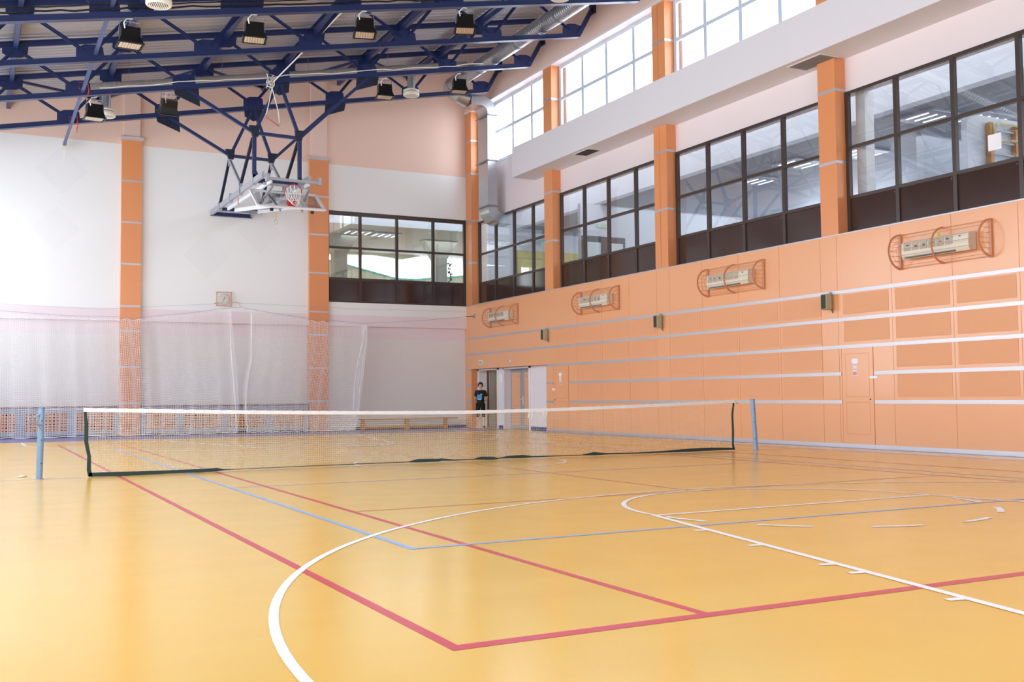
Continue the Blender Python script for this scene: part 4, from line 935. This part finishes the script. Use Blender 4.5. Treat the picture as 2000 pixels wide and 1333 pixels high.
curtain(lambda f_: .40+.10*f_-.14*math.sin(PI*min(1, f_*1.6))*(1 if f_ < .62 else 0), lambda f_: 3.98+.42*min(1, f_*1.15)**.8, 'shorter white net curtain right of the gap, gathered in a bundle at its right edge', 2, .042, bunchR=28, bunchL=5)

# ------------------------------------------------------------------ RADIATOR COVERS
def cover(x0, x1, label):
    r = empty('radiator_cover', ((x0+x1)/2, 17.85, 0), label, 'radiator cover', 'radiator covers along the back wall')
    y0, y1 = 17.74, 18.0; b_ = .12
    t = MB(); t.box(x0, x0+b_, y0, y1, 0, .88); t.box(x1-b_, x1, y0, y1, 0, .88); t.box(x0+b_, x1-b_, y0, y1, .73, .88); t.box(x0+b_, x1-b_, y0, y1, .06, .17); t.build('frame', M_covergrey, r)
    MB().box(x0, x1, y0-.03, y1, .88, .92).build('ledge', M_redbrown, r)
    t = MB(); nx, nz = 11, 6; a, c = x0+b_, x1-b_; z0, z1 = .17, .73
    for i in range(nx+1): 
        xx = a+(c-a)*i/nx; t.box(max(a, xx-.028), min(c, xx+.028), y0+.01, y0+.02, z0, z1)
    for j in range(nz+1):
        zz = z0+(z1-z0)*j/nz; t.box(a, c, y0+.012, y0+.022, max(z0, zz-.026), min(z1, zz+.026))
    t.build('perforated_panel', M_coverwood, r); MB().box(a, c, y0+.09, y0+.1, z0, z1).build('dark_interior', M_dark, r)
    return r
for k, (a, b_) in enumerate(((-9.4, -8.1), (-8.1, -7.42), (-7.42, -6.1), (-6.1, -4.7), (-4.7, -3.40))):
    cover(a, b_, 'radiator cover behind the net, %s left of the left orange pillar' % ['fifth', 'fourth', 'third', 'second', 'first'][k])
for k, (a, b_) in enumerate(((-2.72, -1.56), (-1.56, -.16), (-.16, 1.24), (1.24, 2.56))):
    cover(a, b_, 'radiator cover behind the net, %s to the right of the left orange pillar' % ['first', 'second', 'third', 'fourth'][k])
# bench
r = empty('gym_bench', (6.0, 17.5, 0), 'long low wooden gymnastics bench against the back wall', 'bench')
MB().box(4.25, 7.85, 17.38, 17.64, .345, .385).build('seat', M_wood, r, bevel=.006); MB().box(4.3, 7.5, 17.49, 17.53, .05, .13).build('lower_beam', M_wood, r, bevel=.004)
for x in (4.38, 5.97, 7.42):
    MB().prism([(x-.05, 17.41, 0), (x-.05, 17.61, 0), (x-.05, 17.59, .345), (x-.05, 17.43, .345)], (.1, 0, 0)).build('leg', M_wood, r, bevel=.005)

# ------------------------------------------------------------------ CLOCK
r = empty('wall_clock', (-.21, 17.85, 4.32), 'round white wall clock inside a square orange guard frame', 'clock')
MB().lathe((-.21, 17.86, 4.32), [(0, -.05), (.165, -.05), (.175, -.045), (.18, -.03), (.18, .04), (0, .04)], 32, 'y').build('clock_face', M_whitepl, r)
for k in range(12):
    a = k*PI/6; c_, s_ = math.cos(a), math.sin(a)
    MB().bar((-.21+.135*s_, 17.808, 4.32+.135*c_), (-.21+.155*s_, 17.808, 4.32+.155*c_), .012, .003, (0, 1, 0)).build('hour_mark', M_greym, r)
MB().bar((-.21, 17.806, 4.32), (-.175, 17.806, 4.395), .014, .004, (0, 1, 0)).build('hour_hand', M_black, r); MB().bar((-.20, 17.804, 4.34), (-.255, 17.804, 4.215), .01, .004, (0, 1, 0)).build('minute_hand', M_black, r)
t = MB(); 
for (p, q) in (((-.44, 4.10), (.02, 4.10)), ((-.44, 4.54), (.02, 4.54)), ((-.44, 4.09), (-.44, 4.55)), ((.02, 4.09), (.02, 4.55))): t.bar((p[0], 17.76, p[1]), (q[0], 17.76, q[1]), .026, .026, (0, 1, 0))
for (x, z_) in ((-.44, 4.10), (.02, 4.10), (-.44, 4.54), (.02, 4.54)): t.bar((x, 17.76, z_), (x, 17.9, z_), .014, .014)
t.build('guard_frame', M_cage, r); t = MB()
for k in range(1, 9): t.bar((-.44, 17.76, 4.10+k*.049), (.02, 17.76, 4.10+k*.049), .004, .004)
t.build('guard_wire', M_greym, r); MB().box(-.49, -.44, 17.85, 17.9, 4.17, 4.2).build('fixing_lug', M_cage, r)

# ------------------------------------------------------------------ AIR CONDITIONERS IN CAGES
def ac_unit(y1, label, seed, n=6):
    """y1: far (left in the photo) end of the unit"""
    y0 = y1-1.5; r = empty('air_conditioner', (8.34, (y0+y1)/2, 3.62), label, 'air conditioner'); rnd = random.Random(seed)
    pf = [(8.44, 3.64), (8.26, 3.62), (8.235, 3.66), (8.225, 3.72), (8.235, 3.92), (8.27, 3.955), (8.44, 3.955)]
    MB().prism([(x, y0, z_) for x, z_ in pf], (0, 1.5, 0)).build('body', M_acwhite, r, bevel=.008)
    c1, c0 = y1-.05, y0+.32; w_ = (c1-c0)/n
    for k in range(n):
        a = c1-k*w_; g = MB().box(8.222, 8.24, a-w_+.015, a-.015, 3.765, 3.915).build('grille', M_acgrille, r)
        if rnd.random() < .75:
            q0 = rnd.uniform(.03, w_*.5); q1 = rnd.uniform(q0+.05, w_-.03); zz = rnd.uniform(3.80, 3.86)
            MB().box(8.2205, 8.225, a-q1, a-q0, zz, zz+rnd.uniform(.015, .045)).build('broken_gap', M_acdark, g)
    MB().bar((8.215, y0+.30, 3.665), (8.215, y1-.06, 3.665), .03, .012).build('air_vane', M_acwhite, r)
    MB().box(8.228, 8.25, y0+.28, y1-.08, 3.63, 3.65).build('outlet_slot', M_acdark, r)
    MB().box(8.223, 8.23, y0+.16, y0+.2, 3.88, 3.9).build('badge', M_acdark, r)
    return r
def cage(y1, label):
    y0 = y1-2.0; zc = 3.80; R = .345; xb = XW-.012
    r = empty('guard_cage', (XW-.1, (y0+y1)/2, zc), label, 'guard cage')
    def arc(y, rad, w_, th, full=True, a0=-PI/2, a1=PI/2):
        m_ = MB(); n = 20; v = []; f = []
        for i in range(n+1):
            a = a0+(a1-a0)*i/n
            for (rr, yy) in ((rad-th, y-w_/2), (rad, y-w_/2), (rad, y+w_/2), (rad-th, y+w_/2)): v.append((xb-rr*math.cos(a), yy, zc+rr*math.sin(a)))
        for i in range(n):
            for k in range(4): f.append((4*i+k, 4*i+(k+1) % 4, 4*i+4+(k+1) % 4, 4*i+4+k))
        f += [(0, 1, 2, 3), tuple(4*n+k for k in (3, 2, 1, 0))]; return m_.add(v, f)
    for y in (y1, (y0+y1)/2, y0): arc(y, R, .012, .04).build('hoop', M_cage, r)
    for y in (y1, y0):
        MB().box(xb-.03, xb, y-.03, y+.03, zc-R, zc+R).build('back_bar', M_cage, r)
        t = MB()
        for rad in (.22, .12): t.tube([(xb-rad*math.cos(a), y, zc+rad*math.sin(a)) for a in [-PI/2+PI*i/12 for i in range(13)]], .0035, 4)
        t.build('ring_wire', M_cage, r); t = MB()
        for zz in (-.27, -.18, -.09, 0, .09, .18, .27): t.tube([(xb-.03, y, zc+zz), (xb-math.sqrt(R*R-zz*zz)+.01, y, zc+zz)], .0035, 4)
        t.build('end_wire', M_cage, r)
    for i in range(9):
        a = -PI/2*.92+PI*.92*i/8; MB().tube([(xb-(R-.02)*math.cos(a), y0, zc+(R-.02)*math.sin(a)), (xb-(R-.02)*math.cos(a), y1, zc+(R-.02)*math.sin(a))], .004, 4).build('long_wire', M_cage, r)
    return r
POSN = ['in the far corner, farthest of the four', 'second from the far corner', 'third from the far corner', 'nearest the right edge of the photo']
for k, y in enumerate((15.9, 9.9, 3.97, -1.93)):
    ac_unit(y-.2, 'ivory wall air conditioner behind guard hoops, '+POSN[k], 11+k); cage(y, 'orange hooped guard cage on the orange wall, '+POSN[k])
tag(MB().lathe((8.30, -2.93, 3.962+.025), [(0, -.033), (.02, -.027), (.033, 0), (.02, .027), (0, .033)], 16).build('tennis_ball', mat('tennis_ball_felt', (204, 226, 60), .9)), 'yellow tennis ball lying on the air conditioner nearest the right edge', 'ball')
# ------------------------------------------------------------------ SPEAKERS
for k, y in enumerate((11.93, 5.92, -.06)):
    r = empty('wall_speaker', (8.3, y, 2.83), ['small beige wall speaker farthest away, above the recess edge', 'small beige wall speaker in the middle of the orange wall', 'small beige wall speaker nearest the camera, below the nearest pillar'][k], 'speaker')
    MB().prism([(8.24, y-.07, 2.83), (8.38, y-.09, 2.83), (8.38, y+.09, 2.83), (8.24, y+.07, 2.83)], (0, 0, .33)).build('housing', mat('khaki_plastic', (176, 166, 128), .5), r, bevel=.008)
    MB().box(8.228, 8.242, y-.06, y+.06, 2.85, 3.14).build('front_grille', mat('dark_green_grille', (52, 58, 54), .7), r)
    MB().box(8.38, 8.45, y-.03, y+.03, 2.90, 3.2).build('bracket', M_greym, r); MB().tube([(8.36, y-.08, 2.84), (8.38, y-.10, 2.78), (8.42, y-.08, 2.76), (8.44, y-.05, 2.84)], .006, 5).build('cable', M_dark, r)
    MB().box(8.44, 8.45, y-.005, y+.005, 3.14, 3.22).build('cable_drop', M_dark, r)

# ------------------------------------------------------------------ PERSON
M_skin = mat('skin', (222, 178, 152), .55); M_shirt = mat('black_tshirt', (22, 23, 26), .8); M_trous = mat('black_leggings', (16, 17, 20), .75)
pr = empty('person', (8.53, 16.95, 0), 'person in a black T-shirt with blue print and black cropped trousers, standing in the recess with hands behind the back', 'person')
pr['label'] = 'person in black T-shirt with blue print and cropped trousers standing by the open doorway'
pr.rotation_euler = (0, 0, math.radians(-24))
def skinned(name, verts, edges, m, sub=2):
    me = bpy.data.meshes.new(name); me.from_pydata([v[0] for v in verts], edges, []); me.materials.append(m)
    o = bpy.data.objects.new(name, me); C.objects.link(o); o.parent = pr
    sk = o.modifiers.new('skin', 'SKIN'); sk.use_smooth_shade = True
    for i, v_ in enumerate(verts):
        d = me.skin_vertices[0].data[i]; d.radius = v_[1] if isinstance(v_[1], tuple) else (v_[1], v_[1]); d.use_root = (i == 0)
    s_ = o.modifiers.new('sub', 'SUBSURF'); s_.levels = sub; s_.render_levels = sub
    return o
vb = [((0, 0, .86), (.10, .075)), ((0, 0, .98), (.095, .07)), ((0, -.005, 1.14), (.105, .075)), ((0, 0, 1.27), (.10, .07)), ((0, 0, 1.36), .048), ((0, -.01, 1.43), (.058, .064)), ((0, -.012, 1.50), (.072, .085)), ((0, -.005, 1.57), (.055, .065))]
eb = [(i, i+1) for i in range(7)]
for s_ in (-1, 1):
    n = len(vb)
    vb += [((s_*.085, 0, .80), .078), ((s_*.095, -.005, .62), .066), ((s_*.10, -.01, .46), .05), ((s_*.105, .015, .32), .050), ((s_*.11, .02, .09), .032), ((s_*.115, -.06, .045), .034), ((s_*.125, -.13, .035), .028)]
    eb += [(0, n)]+[(n+i, n+i+1) for i in range(6)]
    n = len(vb); ex = .235 if s_ > 0 else .195
    vb += [((s_*.15, .0, 1.275), .046), ((s_*(ex-.03), .02, 1.14), .04), ((s_*ex, .05, 1.03), .034), ((s_*.17, .13, .95), .027), ((s_*.10, .165, .89), (.022, .016)), ((s_*.055, .17, .87), (.034, .014))]
    eb += [(3, n)]+[(n+i, n+i+1) for i in range(5)]; hnd = n+5
    for q in range(4):
        m0 = len(vb); oz = (q-1.5)*.019; L = [.028, .033, .031, .025][q]
        vb += [((s_*.03, .172, .867+oz), .0085), ((s_*(.03-L), .180, .86+oz), .008), ((s_*(.03-L*1.5), .195, .855+oz), .007)]; eb += [(hnd, m0), (m0, m0+1), (m0+1, m0+2)]
    m0 = len(vb); vb += [((s_*.07, .18, .905), .009), ((s_*.045, .195, .925), .008)]; eb += [(n+4, m0), (m0, m0+1)]
skinned('body', vb, eb, M_skin)
vs_ = [((0, .0, .82), (.152, .118)), ((0, .0, .90), (.148, .116)), ((0, 0, 1.0), (.138, .106)), ((0, -.005, 1.14), (.15, .11)), ((0, 0, 1.27), (.14, .095)), ((0, 0, 1.325), (.085, .07))]
es = [(0, 1), (1, 2), (2, 3), (3, 4), (4, 5)]
for s_ in (-1, 1):
    n = len(vs_); ex = .235 if s_ > 0 else .195; vs_ += [((s_*.145, 0, 1.278), .062), ((s_*(ex-.035), .018, 1.15), .064), ((s_*(ex-.02), .03, 1.10), .062)]; es += [(4, n), (n, n+1), (n+1, n+2)]
sh = skinned('tshirt', vs_, es, M_shirt)
vt = [((0, 0, .88), (.15, .11))]; et = []
for s_ in (-1, 1):
    n = len(vt); vt += [((s_*.085, 0, .80), .095), ((s_*.095, -.005, .62), .082), ((s_*.10, -.01, .46), .066), ((s_*.104, .01, .36), .064)]; et += [(0, n), (n, n+1), (n+1, n+2), (n+2, n+3)]
skinned('trousers', vt, et, M_trous)
# print and badge on the chest, hair, face, shoes (local coordinates)
def lbuild(mb, name, m, par=pr): 
    me = bpy.data.meshes.new(name); me.from_pydata(mb.v, [], mb.f); me.materials.append(m); me.polygons.foreach_set('use_smooth', mb.sm)
    o = bpy.data.objects.new(name, me); C.objects.link(o); o.parent = par; return o
def ball(c, r, n=14): 
    t = MB(); v = []; f = []
    for i in range(n+1):
        a = PI*i/n
        for k in range(n): v.append((c[0]+r[0]*math.sin(a)*math.cos(2*PI*k/n), c[1]+r[1]*math.sin(a)*math.sin(2*PI*k/n), c[2]+r[2]*math.cos(a)))
    for i in range(n):
        for k in range(n): f.append((i*n+k, i*n+(k+1) % n, (i+1)*n+(k+1) % n, (i+1)*n+k))
    return t.add(v, f, True)
v = []; f = []
NX, NZ = 6, 5
for j in range(NZ+1):
    for i in range(NX+1):
        x = -.125+.17*i/NX; z_ = 1.0+.17*j/NZ; v.append((x, -.116-.012*(1-(x/.13)**2)-(.006 if .3 < j/NZ < .8 else 0), z_))
f = [(j*(NX+1)+i, j*(NX+1)+i+1, (j+1)*(NX+1)+i+1, (j+1)*(NX+1)+i) for j in range(NZ) for i in range(NX)]
lbuild(MB().add(v, f), 'blue_print', mat('sky_blue_print', (84, 160, 214), .7))
lbuild(MB().box(-.095, .02, -.131, -.127, .985, 1.0), 'white_lettering', M_paper); lbuild(MB().box(0.0, .05, -.128, -.122, 1.165, 1.20), 'pale_badge', mat('cream_badge', (240, 214, 190), .6))
hv = ball((0, .012, 1.512), (.098, .106, .108)); hair = lbuild(hv, 'hair', mat('dark_brown_hair', (58, 36, 32), .6))
for v_ in hair.data.vertices:
    if v_.co.y < -.035 and v_.co.z < 1.535: v_.co.y = -.035
    if v_.co.z < 1.50: v_.co.x *= 1.04
    if v_.co.y < -.02: v_.co.y *= 1.06
for s_ in (-1, 1):
    lbuild(ball((s_*.03, -.088, 1.50), (.011, .007, .006), 8), 'eye', M_dark); lbuild(ball((s_*.076, .0, 1.49), (.012, .018, .026), 8), 'ear', M_skin)
    shoe = ball((s_*.118, -.045, .04), (.045, .125, .045), 12); so = lbuild(shoe, 'shoe', mat('pale_grey_shoe', (206, 206, 212), .6) if s_ < 0 else mat('dark_shoe', (50, 52, 60), .6))
    for v_ in so.data.vertices: v_.co.z = max(.004, v_.co.z)
lbuild(ball((0, -.098, 1.475), (.011, .014, .018), 8), 'nose', M_skin); lbuild(ball((0, -.085, 1.447), (.022, .007, .005), 8), 'mouth', mat('lips', (190, 120, 110), .5))
